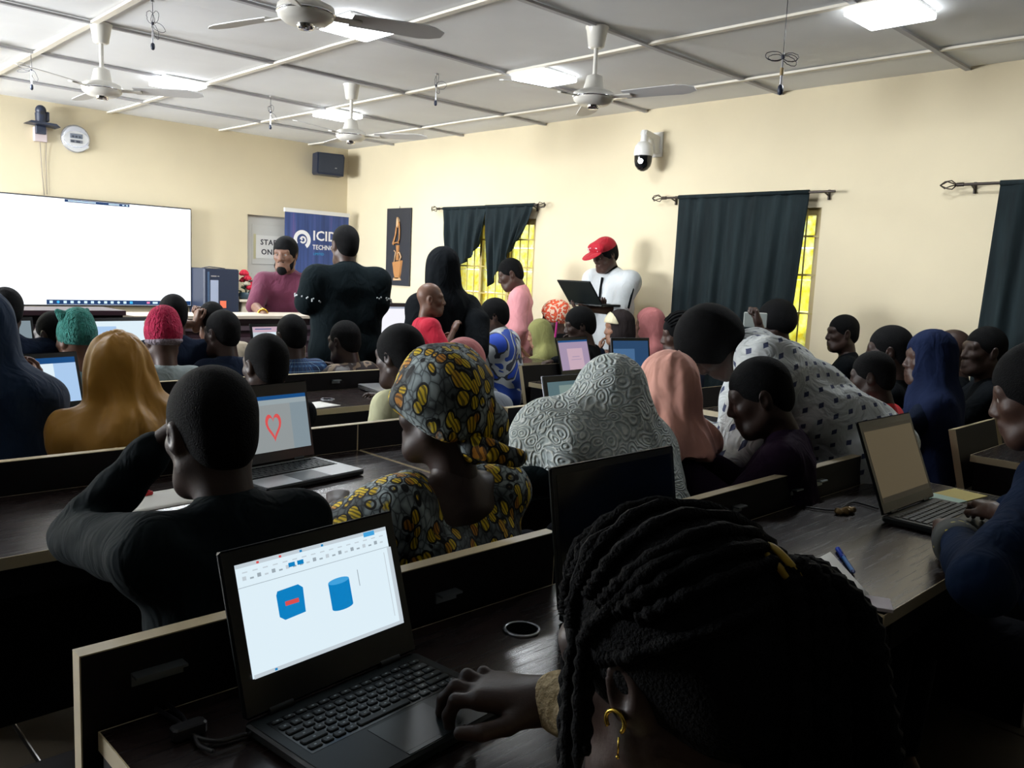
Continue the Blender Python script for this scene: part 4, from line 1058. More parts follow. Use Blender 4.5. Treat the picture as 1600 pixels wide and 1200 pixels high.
cyl_body = [(.533,.395)]+[(.605+.072*math.cos(PI-PI*i/10), .645+.030*math.sin(PI-PI*i/10)) for i in range(11)]+[(.677,.395)]
main = [(0, rc(0,0,1,1)), (2, rc(0,0,1,.035)), (1, rc(0,.205,1,.21)), (3, [(.205,.36),(.205,.555),(.235,.595),(.365,.580),(.372,.355),(.345,.315),(.215,.325)]), (5, rc(.25,.435,.335,.475)), (3, cyl_body), (4, cyl_top)]
for i in range(22):
    x = .03+i*.043; main.append((1 if i % 3 else 2, rc(x, .115+(i % 2)*.02, x+.022, .15)))
for i in range(16): main.append((2, rc(.03+i*.06, .075, .06+i*.06, .085)))
main += [(3, rc(.30,.10,.34,.14)), (3, rc(.355,.10,.395,.14)), (4, rc(.82,.005,.90,.05)), (5, rc(.115,.01,.13,.03)), (5, rc(.25,.01,.265,.03)), (3, rc(.38,.01,.395,.03)), (3, rc(.52,.01,.535,.03)), (2, rc(0,.965,1,1)), (3, rc(.12,.972,.135,.992)), (2, rc(.94,.25,.945,.9)), (1, rc(.73,.34,.735,.50)), (2, rc(.97,.21,1,.965))]
main = [(m, s) for m, s in main if abs(s[0][0]-s[1][0])+abs(s[0][1]-s[1][1])+abs(s[1][0]-s[2][0])+abs(s[1][1]-s[2][1]) > 1e-6]
PIC['cad'] = ([p_white, p_line, p_tool, p_blue, p_lblue, p_red], main)
heart = [(.50+.30*(16*math.sin(q)**3)/17*.32, .48-.30*(13*math.cos(q)-5*math.cos(2*q)-2*math.cos(3*q)-math.cos(4*q))/17) for q in [2*PI*i/30 for i in range(30)]]
PIC['heart'] = ([p_grey, p_navy, p_pgreyl, p_red, p_pgrey], [(0, rc(0,0,1,1)), (1, rc(0,0,1,.07)), (2, rc(0,.07,1,.16)), (3, [(x+.09, y+.06) for x, y in heart][::-1]), (0, [(.59+(x-.5)*.7, .54+(y-.48)*.7) for x, y in heart][::-1]), (4, rc(.80,.16,1,1)), (2, rc(.55,.10,.9,.12))])
PIC['doc'] = ([p_white, p_pink, p_tool, p_navy], [(0, rc(0,0,1,1)), (1, rc(0,0,1,.18)), (2, rc(0,.18,.30,1)), (3, rc(.05,.06,.4,.09)), (2, rc(.40,.3,.9,.33)), (2, rc(.40,.4,.8,.43))])
PIC['lilac'] = ([p_lil, p_pink, p_navy, p_tool], [(0, rc(0,0,1,1)), (2, rc(0,0,1,.06)), (1, rc(.25,.28,.78,1)), (0, rc(.40,.55,.65,.575)), (0, rc(.35,.65,.7,.67))])
PIC['bluepage'] = ([p_white, p_navy, p_sky, p_tool], [(0, rc(0,0,1,1)), (1, rc(0,0,1,.13)), (2, rc(.70,.13,1,1)), (0, rc(.3,.05,.45,.08))])
PIC['strips'] = ([p_pgreyl, p_pgrey, p_sky, p_lblue], [(0, rc(0,0,1,1)), (1, rc(.62,0,1,1)), (2, rc(.62,0,.76,1)), (3, rc(.05,0,.35,.18)), (1, rc(.4,.72,.6,.74))])
PIC['bluewhite'] = ([p_white, p_lblue, p_sky], [(0, rc(0,0,1,1)), (1, rc(0,.12,.36,1)), (2, rc(0,.12,.36,.5))])
PIC['teal'] = ([pm('dim teal', (.10,.17,.19), .9), pm('dim teal light', (.22,.30,.28), .9), p_dimd], [(0, rc(0,0,1,1)), (1, rc(.25,.1,1,.6))])
PIC['brown'] = ([p_dim, p_dimd], [(0, rc(0,0,1,1)), (1, rc(0,0,1,.05)), (1, rc(0,.93,1,1))])
PIC['deepblue'] = ([pm('deep blue', (.02,.06,.14), 1.0), pm('mid blue', (.06,.14,.28), 1.0)], [(0, rc(0,0,1,1)), (1, rc(0,.3,.6,.9))])

laptop((.6824, 1.0579, .75), R(5.61), 'open black laptop showing a blue cube and cylinder, nearest the camera', .325, .232, .2376, R(17.64), 'cad', keys='each', bez=(.0205,.0205,.0235,.0517))
laptop((1.36, 1.035, .75), R(0), 'open black laptop with a dark screen turned edge on behind the braids', .40, .26, .276, R(9), None, bez=(.014,.014,.016,.02))
laptop((1.300, 2.440, .75), R(8), 'open laptop with silver palm rest and a red heart on screen', .37, .255, .255, R(12), 'heart', deck=M_LAPS, bez=(.018,.012,.040,.035))
laptop((2.605, .93, .75), R(-1), 'open dark laptop with a dim brown screen used by the man at right', .37, .25, .275, R(22), 'brown', bez=(.018,.018,.022,.03))
laptop((4.22, 3.70, .75), R(6), 'open laptop with a lilac page in the row before the blue shirt', .36, .24, .25, R(16), 'lilac')
laptop((2.71, 2.38, .75), R(0), 'tablet like laptop with a silver rim in front of the white lace shawl', .33, .22, .225, R(14), 'teal', rim=MATS['silver clock rim'], bez=(.026,.026,.028,.03))
laptop((1.00, 3.74, .75), R(14), 'open laptop with a bluish page in front of the navy hooded person, lower one', .35, .24, .24, R(15), 'bluepage')
laptop((1.12, 5.02, .75), R(8), 'open laptop with striped grey blue page at the left edge', .42, .26, .30, R(12), 'strips')
laptop((1.78, 4.98, .75), R(6), 'open laptop with a blue and white page behind the red beanie', .40, .26, .30, R(12), 'bluewhite')
laptop((2.78, 5.08, .75), R(4), 'open laptop with a pink striped white page before the plaid shirt', .38, .25, .25, R(12), 'doc')
laptop((4.70, 3.62, .75), R(-14), 'open laptop with a deep blue screen and pale rim beside the braided head', .34, .24, .24, R(10), 'deepblue', rim=MATS['silver clock rim'])
laptop((2.78, 3.84, .75), R(-8), 'closed grey laptop lying on the third row desk', .38, .27, .26, 0, None, case=M_LAPS, closed=True)
# ---------------------------------------------------------------- cloth patterns
def patt(N): return N('Attribute', attribute_name='cloth')
def dots_b(N, p, L):
    a = N('SeparateXYZ', {0: (patt(N), 'Vector')}); res = None
    for off in (0.0, .5):
        ds = []
        for ax in (0, 1):
            m = N('Math', {0: (a, ax), 1: 1/.062}, operation='MULTIPLY'); m = N('Math', {0: m, 1: off+.25*0}, operation='ADD'); f = N('Math', {0: m}, operation='FRACT')
            q = N('Math', {0: f, 1: .5}, operation='SUBTRACT'); ds.append(N('Math', {0: q}, operation='ABSOLUTE'))
        sm = N('Math', {0: ds[0], 1: ds[1]}, operation='ADD'); lt = N('Math', {0: sm, 1: .155}, operation='LESS_THAN')
        res = lt if res is None else N('Math', {0: res, 1: lt}, operation='MAXIMUM')
    mx = N('Mix', {0: res}, data_type='RGBA'); mx.inputs[6].default_value = rgb((.62,.66,.66)); mx.inputs[7].default_value = rgb((.045,.06,.13))
    L.new(mx.outputs[2], p.inputs['Base Color'])
    n2 = noise(N, 9, 3, dist=1.5); bump(N, p, L, (n2, 0), .6, .05)
def plaid_b(N, p, L):
    a = N('SeparateXYZ', {0: (patt(N), 'Vector')}); acc = None
    for ax, per in ((0, .055), (1, .05)):
        m = N('Math', {0: (a, ax), 1: 1/per}, operation='MULTIPLY'); f = N('Math', {0: m}, operation='FRACT')
        r = ramp(N, (f, 0), [(.0, (.0,.0,.0)), (.40, (.35,.35,.35)), (.62, (.05,.05,.05)), (.90, (1,1,1)), (.93, (0,0,0))], 'CONSTANT')
        acc = r if acc is None else N('Mix', {0: .5, 6: acc, 7: r}, data_type='RGBA')
    r = ramp(N, (acc, 2), [(0, (.006,.02,.07)), (.25, (.01,.07,.20)), (.5, (.25,.42,.55))]); L.new(r.outputs[0], p.inputs['Base Color'])
def camo_b(N, p, L):
    n = noise(N, 9, 2); r = ramp(N, (n, 0), [(.0, (.035,.028,.028)), (.46, (.25,.19,.13)), (.56, (.07,.055,.055)), (.64, (.20,.20,.20))], 'CONSTANT'); L.new(r.outputs[0], p.inputs['Base Color'])
def ankara_b(N, p, L):
    tc = N('TexCoord'); nz = N('TexNoise', {'Vector': (tc, 'Object'), 'Scale': 9.0, 'Detail': 1.0})
    wv = N('VectorMath', {0: (tc, 'Object')}, operation='ADD'); sc = N('VectorMath', {0: (nz, 'Color')}, operation='SCALE'); sc.inputs['Scale'].default_value = .05; L.new(sc.outputs[0], wv.inputs[1])
    mp = N('Mapping', {'Vector': wv, 'Scale': (1.0, .75, .52), 'Rotation': (.5, .4, .2)})
    v = N('TexVoronoi', {'Vector': mp, 'Scale': 44.0}, feature='F1'); e = N('TexVoronoi', {'Vector': mp, 'Scale': 44.0}, feature='DISTANCE_TO_EDGE')
    big = N('TexNoise', {'Vector': (tc, 'Object'), 'Scale': 11.0, 'Detail': 2.0})
    # petals: centre of each cell, thin black rims, stripes inside
    pet = ramp(N, (v, 'Distance'), [(.0, (1,1,1)), (.42, (1,1,1)), (.46, (0,0,0))])
    rim = ramp(N, (v, 'Distance'), [(.0, (1,1,1)), (.42, (1,1,1)), (.44, (.02,.02,.02)), (.54, (.02,.02,.02)), (.58, (1,1,1))])
    oc = ramp(N, (N('SeparateColor', {0: (v, 'Color')}), 0), [(.0, (.88,.66,.02)), (.68, (.85,.56,.02)), (.85, (.60,.24,.015))])
    wave = N('TexWave', {'Vector': mp, 'Scale': 46.0, 'Distortion': 3.0}); st = ramp(N, (wave, 'Fac'), [(.35, (.02,.018,.015)), (.5, (1,1,1))])
    ocs = N('Mix', {0: .75, 6: oc, 7: st}, data_type='RGBA', blend_type='MULTIPLY')
    crk = N('TexVoronoi', {'Vector': mp, 'Scale': 70.0}, feature='DISTANCE_TO_EDGE'); cr = ramp(N, (crk, 'Distance'), [(.0, (.05,.06,.065)), (.08, (.26,.32,.33)), (.3, (.44,.52,.53))])
    bgk = ramp(N, (big, 0), [(.44, (.05,.05,.05)), (.54, (1,1,1))]); bg = N('Mix', {0: .8, 6: cr, 7: bgk}, data_type='RGBA', blend_type='MULTIPLY')
    where = ramp(N, (big, 0), [(.60, (1,1,1)), (.66, (0,0,0))]); fac = N('Mix', {0: 1.0, 6: pet, 7: where}, data_type='RGBA', blend_type='MULTIPLY')
    m1 = N('Mix', {0: (fac, 2), 6: (bg, 2), 7: (ocs, 2)}, data_type='RGBA'); m2 = N('Mix', {0: 1.0, 6: (m1, 2), 7: rim}, data_type='RGBA', blend_type='MULTIPLY')
    L.new(m2.outputs[2], p.inputs['Base Color'])
def lace_b(N, p, L):
    tc = N('TexCoord'); nz = N('TexNoise', {'Vector': (tc, 'Object'), 'Scale': 7.0, 'Detail': 1.0}); sc = N('VectorMath', {0: (nz, 'Color')}, operation='SCALE'); sc.inputs['Scale'].default_value = .12
    wv = N('VectorMath', {0: (tc, 'Object'), 1: sc}, operation='ADD')
    v = N('TexVoronoi', {'Vector': wv, 'Scale': 26.0}, feature='F1'); m = N('Math', {0: (v, 'Distance'), 1: 24.0}, operation='MULTIPLY'); s_ = N('Math', {0: m}, operation='SINE')
    r = ramp(N, (s_, 0), [(.10, (.48,.54,.54)), (.6, (.76,.80,.77))])
    f = noise(N, 90, 3); r2 = ramp(N, (f, 0), [(.40, (.72,.76,.74)), (.56, (1,1,1))]); mx = N('Mix', {0: .75, 6: r, 7: r2}, data_type='RGBA', blend_type='MULTIPLY')
    big = noise(N, 5, 2); r3 = ramp(N, (big, 0), [(.38, (.78,.78,.76)), (.58, (1,1,1))]); mx2 = N('Mix', {0: 1.0, 6: (mx, 2), 7: r3}, data_type='RGBA', blend_type='MULTIPLY')
    L.new(mx2.outputs[2], p.inputs['Base Color']); bump(N, p, L, (s_, 0), .5, .006)
def redprint_b(N, p, L):
    tc = N('TexCoord'); v = N('TexVoronoi', {'Vector': (tc, 'Object'), 'Scale': 42.0}); r = ramp(N, (v, 'Distance'), [(.2, (.70,.10,.03)), (.42, (.55,.04,.02)), (.55, (.75,.55,.40))], 'CONSTANT'); L.new(r.outputs[0], p.inputs['Base Color'])
def bluewhite_b(N, p, L):
    n = noise(N, 4.2, 2, dist=1.2); r = ramp(N, (n, 0), [(.0, (.01,.05,.30)), (.47, (.45,.48,.50)), (.55, (.03,.035,.05)), (.60, (.01,.06,.45))], 'CONSTANT'); L.new(r.outputs[0], p.inputs['Base Color'])
def fuzz_b(N, p, L):
    n = noise(N, 60, 4); r = ramp(N, (n, 0), [(.3, (.30,.22,.11)), (.7, (.62,.50,.30))]); L.new(r.outputs[0], p.inputs['Base Color']); bump(N, p, L, (n, 0), 1.0, .02)
def star_b(N, p, L):
    tc = N('TexCoord'); v = N('TexVoronoi', {'Vector': (tc, 'Object'), 'Scale': 34.0}); lt = N('Math', {0: (v, 'Distance'), 1: .20}, operation='LESS_THAN')
    mx = N('Mix', {0: lt}, data_type='RGBA'); mx.inputs[6].default_value = rgb((.03,.035,.032)); mx.inputs[7].default_value = rgb((.45,.38,.08)); L.new(mx.outputs[2], p.inputs['Base Color'])
M_ANK = mat('yellow black wax print cotton', build=ankara_b, rough=.75); M_LACE = mat('white lace', build=lace_b, rough=.9); M_DOTS = mat('white cotton with navy diamonds', build=dots_b, rough=.8)
M_PLAID = mat('blue plaid cotton', build=plaid_b, rough=.8); M_CAMO = mat('brown camouflage cotton', build=camo_b, rough=.8); M_REDP = mat('red printed cotton', build=redprint_b, rough=.8)
M_BLW = mat('blue and white jersey', build=bluewhite_b, rough=.7); M_FUZZ = mat('cream fleece', build=fuzz_b, rough=.95); M_STAR = mat('grey cuff with yellow stars', build=star_b, rough=.8)
BLK = cloth('black cloth', (.005,.0065,.008)); NVY = cloth('navy cloth', (.007,.012,.026)); DKT = cloth('dark teal black cloth', (.006,.0105,.0125)); PURP = cloth('dark purple cloth', (.020,.010,.024))
MUST = cloth('mustard satin', (.44,.22,.035), .10, .45, .5, 5); PNK = cloth('salmon pink chiffon', (.78,.40,.32), .08, .7, .4, 6); PNK2 = cloth('rose pink jersey', (.55,.20,.20), .08, .8); PNK3 = cloth('pink checked cotton', (.60,.26,.28), .06, .8)
YEL = cloth('pale yellow cotton', (.58,.58,.36), .05, .8); GRY = cloth('blue grey cotton', (.27,.31,.36), .08, .8); GRYT = cloth('grey T shirt cotton', (.22,.26,.26), .08); TEAL = cloth('grey teal cotton', (.15,.24,.25), .1)
GRNH = cloth('green wool', (.03,.17,.14), .25, .95, .8, 40); REDH = cloth('crimson wool', (.34,.01,.05), .25, .95, .8, 40); MARO = cloth('maroon cotton', (.10,.022,.045), .1); OLV = cloth('olive jersey', (.20,.20,.07), .08); WHT = cloth('white cotton', (.52,.55,.56), .05)
REDC = cloth('crimson polo cotton', (.45,.012,.035), .1); REDS = cloth('red cotton', (.60,.015,.02), .08); TEALP = cloth('teal trouser cloth', (.01,.10,.11), .1); CREAMC = cloth('cream jersey', (.68,.62,.42), .06); DENIM = cloth('navy denim', (.006,.015,.040), .2); GREYC = cloth('light grey jersey', (.3,.3,.3)); NAVYH = cloth('dark navy jersey', (.012,.020,.055), .12); HOODB = cloth('deep blue hood cloth', (.012,.030,.070), .12)
HAIRB = hairmat('black hair')
A = lambda px, py, d: at(px, py, d=d)

# ---------------------------------------------------------------- first row
g = person('girl in the foreground with braided ponytail and gold hoop earring', A(1046,1022,.69), hs=.92, yaw=.02, lean=.26, hy=.06, hp=.30, wide=.95, skin_m=SKIN_B(), top=M_FUZZ, sleeve=1.95, hair='short', vox=.008, hvox=.0035,
           wrists=(V3(.42,.50,.62), at(868,1096,z=.822)), elbow=((-.6,-.3,-1),(1.0,-.2,-.5)), hands=('relax',None), coll=True)
# her right hand reaches over the touchpad: long fingers bent at the knuckles
wr = at(868,1096,z=.822); fd = nrm(at(715,1076,z=.812)-wr)
hp_ = hand_prims([(.12,1.0,.5), (-.12,.95,.5), (-.32,1.3,.6), (-.35,1.35,.7)], thumb=((-.020,.022,-.006), (-.046,.046,-.014), (-.062,.072,-.018), (-.066,.098,-.020)), spread=1.5)
Vn, Qn = sdf_mesh(hp_, .0022); Fm = frame(fd, (-.12,.20,-1)); HV = Vn@Fm.T*1.16+wr
def join_into(o, V, Q, org, mi=0):
    me = o.data; n0 = len(me.vertices); v0 = np.empty(n0*3, F32); me.vertices.foreach_get('co', v0); v0 = v0.reshape(-1, 3)
    q0 = np.empty(len(me.loops), np.int32); me.loops.foreach_get('vertex_index', q0); q0 = q0.reshape(-1, 4); m0 = np.empty(len(q0), np.int32); me.polygons.foreach_get('material_index', m0)
    VV = np.concatenate([v0, (V-org).astype(F32)]); QQ = np.concatenate([q0, Q+n0]); MM = np.concatenate([m0, np.full(len(Q), mi)])
    mats = list(me.materials); new = bpy.data.meshes.new(me.name)
    new.vertices.add(len(VV)); new.vertices.foreach_set('co', VV.ravel()); new.loops.add(len(QQ)*4); new.loops.foreach_set('vertex_index', QQ.astype(np.int32).ravel())
    new.polygons.add(len(QQ)); new.polygons.foreach_set('loop_start', (np.arange(len(QQ))*4).astype(np.int32)); new.polygons.foreach_set('material_index', MM.astype(np.int32)); new.polygons.foreach_set('use_smooth', np.ones(len(QQ), bool))
    for m in mats: new.materials.append(m)
    new.update(calc_edges=True); o.data = new
join_into(g.o, HV, Qn, g.org)
# braids: cornrows drawn back over the scalp to the tie, a hanging ponytail and loose front strands
rb = random.Random(21)
def braid(pts, r, name='braid', n=48, par=None, twist=34):
    P = [Vector(p) for p in pts]; out = []
    for i in range(n):                                             # Catmull-Rom through the given points
        t = i/(n-1)*(len(P)-1); k = min(int(t), len(P)-2); f = t-k
        a, b, c, d = P[max(k-1,0)], P[k], P[k+1], P[min(k+2,len(P)-1)]
        out.append(.5*((2*b)+(c-a)*f+(2*a-5*b+4*c-d)*f*f+(3*b-a-3*c+d)*f*f*f))
    L_ = sum((out[i+1]-out[i]).length for i in range(n-1)); nn = max(n, int(L_/.004)); 
    mb = MB(); rad = [r*(1+.22*math.sin(i/(n-1)*L_*2*PI/.016))*(1 if i < n-4 else .8) for i in range(n)]
    mb.tube([p-Vector(g.org) for p in out], rad, 6); return mb.build(name, HAIRB, par)
tie = A(1214, 893, .70); 
H = lambda x, y, z: g.c+g.Mh@(V3(x, y, z)*g.hs)
tl = g.Mh.T@(tie-g.c)
hairline = []
for k in range(19):
    a = -2.25+4.5*k/18                                              # sweep over the brow from left temple to right temple
    hairline.append(V3(.083*math.sin(a), .070*math.cos(a)*.95+.01, .070+.035*math.cos(a)))
for k in range(4): hairline.append(V3(-.083, .064-.020*k, .058-.012*k))
for k in range(3): hairline.append(V3(.083, .05-.03*k, .045-.02*k))
for k, h0 in enumerate(hairline):
    pts = []
    for i in range(9):
        f = i/8; q = h0*(1-f)+tl*.92*f; 
        dirv = q-V3(0,-.014,.031); e = dirv/np.array([.0905,.110,.1045]); m = np.linalg.norm(e)
        q2 = V3(0,-.014,.031)+dirv/m if f < .9 else q
        pts.append(g.c+g.Mh@(q2*g.hs))
    pts.append(tie)
    braid(pts, .0058, n=60, par=g.o)
mb = MB(); ring = []
yx = nrm(tie-g.c); ux = nrm(np.cross(yx, (0,0,1))); vx = np.cross(yx, ux)
for off in (.006, .014): mb.tube([A(1204,902,.640)+yx*off+(ux*math.cos(q)+vx*math.sin(q))*.019-g.org for q in [2*PI*i/22 for i in range(22)]], .003, 6, closed=True)
mb.build('hair_tie', mat('yellow hair tie', (.42,.28,.02), .5), g.o)
for k in range(46):
    u = k/45; jit = lambda s: (rb.random()-.5)*s
    row = k % 3; dz = (.045, 0, -.045)[row]
    ex = 1175+215*((k*.618) % 1.0); d = .66+dz*.9+jit(.03)
    top_y = 880+jit(20)
    rise = 930-70*min(1, max(0, (ex-1190)/180))
    p = [tie-yx*.01, A(1214+(ex-1214)*.35, 885+jit(14)+(ex-1214)*.03, d+.03), A(1214+(ex-1214)*.86, 925+abs(ex-1230)*.28+jit(16), d+.01), A(ex+jit(8), 1080+jit(24), d), A(ex+jit(30)+(ex-1280)*.06, 1200, d), A(ex+jit(40), 1330+jit(80), d+.02)]
    braid(p, .0072+rb.random()*.0012, n=60, par=g.o)
braid([H(.0,-.02,.131), A(962,852,.675), A(914,930,.67), A(894,1020,.665), A(887,1110,.66), A(884,1230,.65)], .0060, n=80, par=g.o)
braid([H(-.03,.0,.127), A(978,874,.67), A(937,950,.66), A(921,1035,.655), A(917,1110,.65), A(914,1180,.645)], .0056, n=70, par=g.o)
braid([H(.02,.03,.126), A(948,852,.73), A(902,930,.735), A(886,1020,.73), A(880,1120,.72), A(878,1260,.71)], .0055, n=80, par=g.o)
braid([H(-.05,.04,.108), A(952,905,.66), A(914,1000,.655), A(904,1080,.65), A(903,1200,.645)], .0048, n=70, par=g.o)
M_GOLD = mat('gold', (.75,.50,.08), .25, 1.0)
ear = H(-.083,.004,-.027)
mb = MB(); mb.tube([ear+g.Mh@V3(-.003,.0085*math.cos(q),-.002+.0085*math.sin(q))-g.org for q in [-PI*.15+1.5*PI*i/18 for i in range(19)][::1]], .0018, 8); mb.build('earring', M_GOLD, g.o)
mb = MB(); e2 = ear+g.Mh@V3(-.002,.0,-.014); mb.tube([e2-g.org, e2+V3(0,0,-.016)-g.org], .0008, 6).ball(e2+V3(0,0,-.016)-g.org, .0016, 8); mb.build('earring_drop', M_GOLD, g.o)

m = person('man in navy denim typing on the dim laptop at the right edge', A(1622,615,2.03), hs=.98, yaw=.02, lean=.24, hy=.22, hp=.30, skin_m=SKIN_A(), top=DENIM, sleeve=1.86, hair='short', vox=.01, hvox=.005, eyes=True,
           wrists=(at(1487,835,z=.82), at(1560,800,z=.83)), elbow_at=(at(1535,912,z=.86), V3(2.72,.47,.86)), hands=('type','type'), hand_dir=(at(1465,780,z=.80)-at(1487,835,z=.80), at(1500,772,z=.80)-at(1560,800,z=.82)), loose=.002, coll=True, top_disp=.007)
for i in (0,):
    a, b = m.el[i], m.wr[i]; np_obj('cuff', [sdf_mesh([cone(a+(b-a)*.72, a+(b-a)*.93, .056, .050), cut(b-a, float((b-a)@(a+(b-a)*.90))), cut(a-b, float((a-b)@(a+(b-a)*.66)))], .006)+(0,)], M_STAR, m.o, m.org)

# ---------------------------------------------------------------- second row
b1 = person('boy in a black high collared top seen from behind, hand raised to his face', A(330,672,1.62), hs=1.0, yaw=.02, lean=.28, hp=.20, wide=1.02, skin_m=SKIN_B(), top=DKT, sleeve=1.9, hair='crop', vox=.010, hvox=.005,
            wrists=(A(248,692,1.83), A(400,800,1.95)), elbow_at=(A(125,838,1.80), None), elbow=((-1.0,.25,-.9),(.4,-.4,-1)), hands=('fist','type'), hand_dir=(nrm(CR*.7-CD*.7+CF*.2), None), palm=((1,-.2,0),(0,0,-1)), coll=True, loose=.008, top_disp=.006)
w = person('woman in a yellow and black wax print headwrap and matching sleeves', A(686,638,2.02), hs=1.0, yaw=.05, lean=.14, hy=.30, hp=.10, wide=1.08, skin_m=SKIN_B(), hair=None, vox=.010, hvox=.006,
           wrists=(None, None), elbow=((-1.1,-.2,-.8),(1,-.2,-.8)))
P = [ell((0,-.016,.050), (.103,.122,.105)), ell((0,-.06,.02), (.090,.085,.085), k=.04), ell((.03,-.105,-.035), (.060,.050,.055), k=.04), cone((-.085,.05,.03), (-.07,-.07,-.04), .028, k=.04), cone((.085,.05,.03), (.07,-.07,-.04), .028, k=.04),
     cone((.02,-.10,-.02), (.05,-.115,-.085), .045, .040, k=.03), ell((0,.135,-.05), (.10,.09,.105), k=.01, op='-'), ell((.065,-.150,.035), (.040,.04,.035), k=.02, op='-')]
np_obj('headwrap', [sdf_mesh(xf(P, w.Mh, w.c, w.hs), .006, wrinkle(.006, 3, 34))+(0,)], M_ANK, w.o, w.org)
q0 = w.c+w.Mh@V3(.05,-.115,-.085); pts = [q0, A(738,690,1.98), A(765,704,1.96), A(808,716,1.96)]
np_obj('headwrap_tail', [sdf_mesh([cone(pts[0], pts[1], .032, .028), cone(pts[1], pts[2], .026, .024), cone(pts[2], pts[3], .026, .022, k=.02), cone(pts[1], pts[1]+V3(.0,.0,-.035), .020, .014)], .006, wrinkle(.006, 8, 50))+(0,)], M_ANK, w.o, w.org)
P = []
for i, sg in enumerate((-1, 1)):
    a, e = w.sh[i], w.el[i]; P += [cone(a+w.T@V3(sg*.012,-.0,-.01), a+(e-a)*.75, .078, .094, k=.05), cone(a+w.T@V3(-sg*.05,.05,.02), a+(e-a)*.35, .050, .085, k=.05), cut(e-a, float((e-a)@(a+(e-a)*.72)))][:2]
P += [cone(w.L(-.08,.01,0), w.L(-.09,.01,.26), .125, .118, k=.06), cone(w.L(.08,.01,0), w.L(.09,.01,.26), .125, .118, k=.06), cone(w.L(-.10,.075,.25), w.L(.10,.075,.25), .06, k=.06)]
np_obj('dress', [sdf_mesh(P, .008, wrinkle(.007, 5, 24))+(0,)], M_ANK, w.o, w.org)
l = person('woman under a white lace shawl', A(948,623,2.52), hs=.98, yaw=.05, lean=.16, hy=.1, hp=.12, wide=1.0, skin_m=SKIN_A(), top=DKT, sleeve=1.95, hair=None, vox=.012, wrists=(A(735,745,2.5), None), elbow=((-1.2,.3,-.2),(.6,-.3,-1)))
hijab(l, M_LACE, 'lace_shawl', 1.45, .08, 6, .012, .008, 4, extra=[cone(l.L(-.10,-.03,.42), A(835,690,2.45), .10, .07, k=.10), cone(l.L(.10,-.03,.40), A(1005,700,2.55), .10, .09, k=.10), cone(l.L(-.04,-.10,.36), A(900,705,2.35), .07, .07, k=.10), cone(l.neck, l.L(-.02,-.07,.20), .105, .20, k=.07), cone(l.c+l.Mh@V3(-.03,-.03,-.06), A(860,670,2.45), .09, .09, k=.08)])
p4 = person('girl in a salmon pink headscarf and black top', A(1038,606,2.80), hs=.92, yaw=.02, lean=.14, hp=.08, skin_m=SKIN_A(), top=BLK, sleeve=1.95, hair=None, vox=.012)
hijab(p4, PNK, 'headscarf', .25, .40, 6, .018, .008, 6)
b5 = person('boy in a dark purple jacket, his head bent over the desk', A(1186,618,2.72), hs=1.0, yaw=.42, lean=.22, hy=.62, hp=.38, skin_m=SKIN_B(), top=PURP, sleeve=1.95, hair='crop', vox=.010, hvox=.005, coll=True, loose=.010, top_disp=.008)
hc = A(1112,538,3.15); hipb = A(1345,690,3.12); nd = hc-hipb; by = math.atan2(-nd[0], nd[1])
bm = person('man bending over in a white shirt printed with navy diamonds', hc, hs=1.02, yaw=by, lean=1.12, hy=by+.15, hp=1.05, sit=False, hip=hipb, s=1.05, wide=1.1, skin_m=SKIN_B(), top=M_DOTS, sleeve=1.93, hair='afro', vox=.011, hvox=.006, loose=.030, top_disp=.016,
            wrists=(at(1085,688,z=.80), at(1122,700,z=.80)), elbow=((-.4,-.1,-.6),(.4,-.1,-.6)), hands=('type','type'), coll=True)

# ---------------------------------------------------------------- third row
mu = person('person in a large mustard headscarf seen from behind', A(183,585,2.82), hs=1.06, yaw=-.05, lean=.12, hp=.05, hy=-.08, skin_m=SKIN_A(), top=BLK, sleeve=1.9, hair=None, vox=.013)
hijab(mu, MUST, 'headscarf', 1.25, .05, 5, .034, .009, 9, extra=[cone(mu.L(-.10,-.04,.40), A(98,662,2.72), .09, .035, k=.10), cone(mu.L(.10,-.04,.40), A(255,655,2.9), .09, .07, k=.10), cone(mu.L(.04,-.08,.40), A(205,690,2.75), .09, .09, k=.10)])
nv = person('person in a deep blue hood cut off by the left edge of the photo', A(-30,520,2.75), hs=1.05, yaw=0, lean=.16, skin_m=SKIN_C(), top=NVY, sleeve=1.9, hair=None, vox=.013, wrists=(None, A(57,612,3.05)), hand_dir=(None, (0.1,.2,1)), palm=((0,0,-1),(-1,0,0)))
hijab(nv, HOODB, 'headscarf', 1.15, .0, 6, .010, .011, 11)
person('boy with close cropped hair, only his head above the panel beside the heart laptop', A(415,570,3.15), hs=.95, yaw=.05, lean=.12, hp=.12, skin_m=SKIN_B(), top=BLK, hair='crop', hvox=.006)
ys = person('boy in a pale yellow shirt', A(624,556,3.62), hs=1.06, yaw=.12, lean=.16, hp=.18, hy=.2, skin_m=SKIN_B(), top=YEL, sleeve=1.0, hair='short', vox=.011, hvox=.006, loose=.014, coll=True, top_disp=.006, wrists=(A(560,705,3.62), None))
gs = person('child in a grey blue shirt and pink cap, half hidden by the wax print headwrap', A(722,574,3.70), hs=.95, yaw=-.1, lean=.10, hp=.1, wide=1.42, skin_m=SKIN_A(), top=GRY, sleeve=1.0, hair='crop', vox=.012, loose=.024)
np_obj('pink_cap', [sdf_mesh(xf([SKULL(.022), cut((0,.1,-1), -.01)], gs.Mh, gs.c, gs.hs), .009)+(0,)], PNK2, gs.o, gs.org)
bd = person('girl with braided hair in profile behind the bending man', A(1062,523,4.85), hs=1.0, yaw=.45, hy=.75, lean=.12, hp=.15, skin_m=SKIN_A(), top=NVY, hair='short', hvox=.006)
mb = MB()
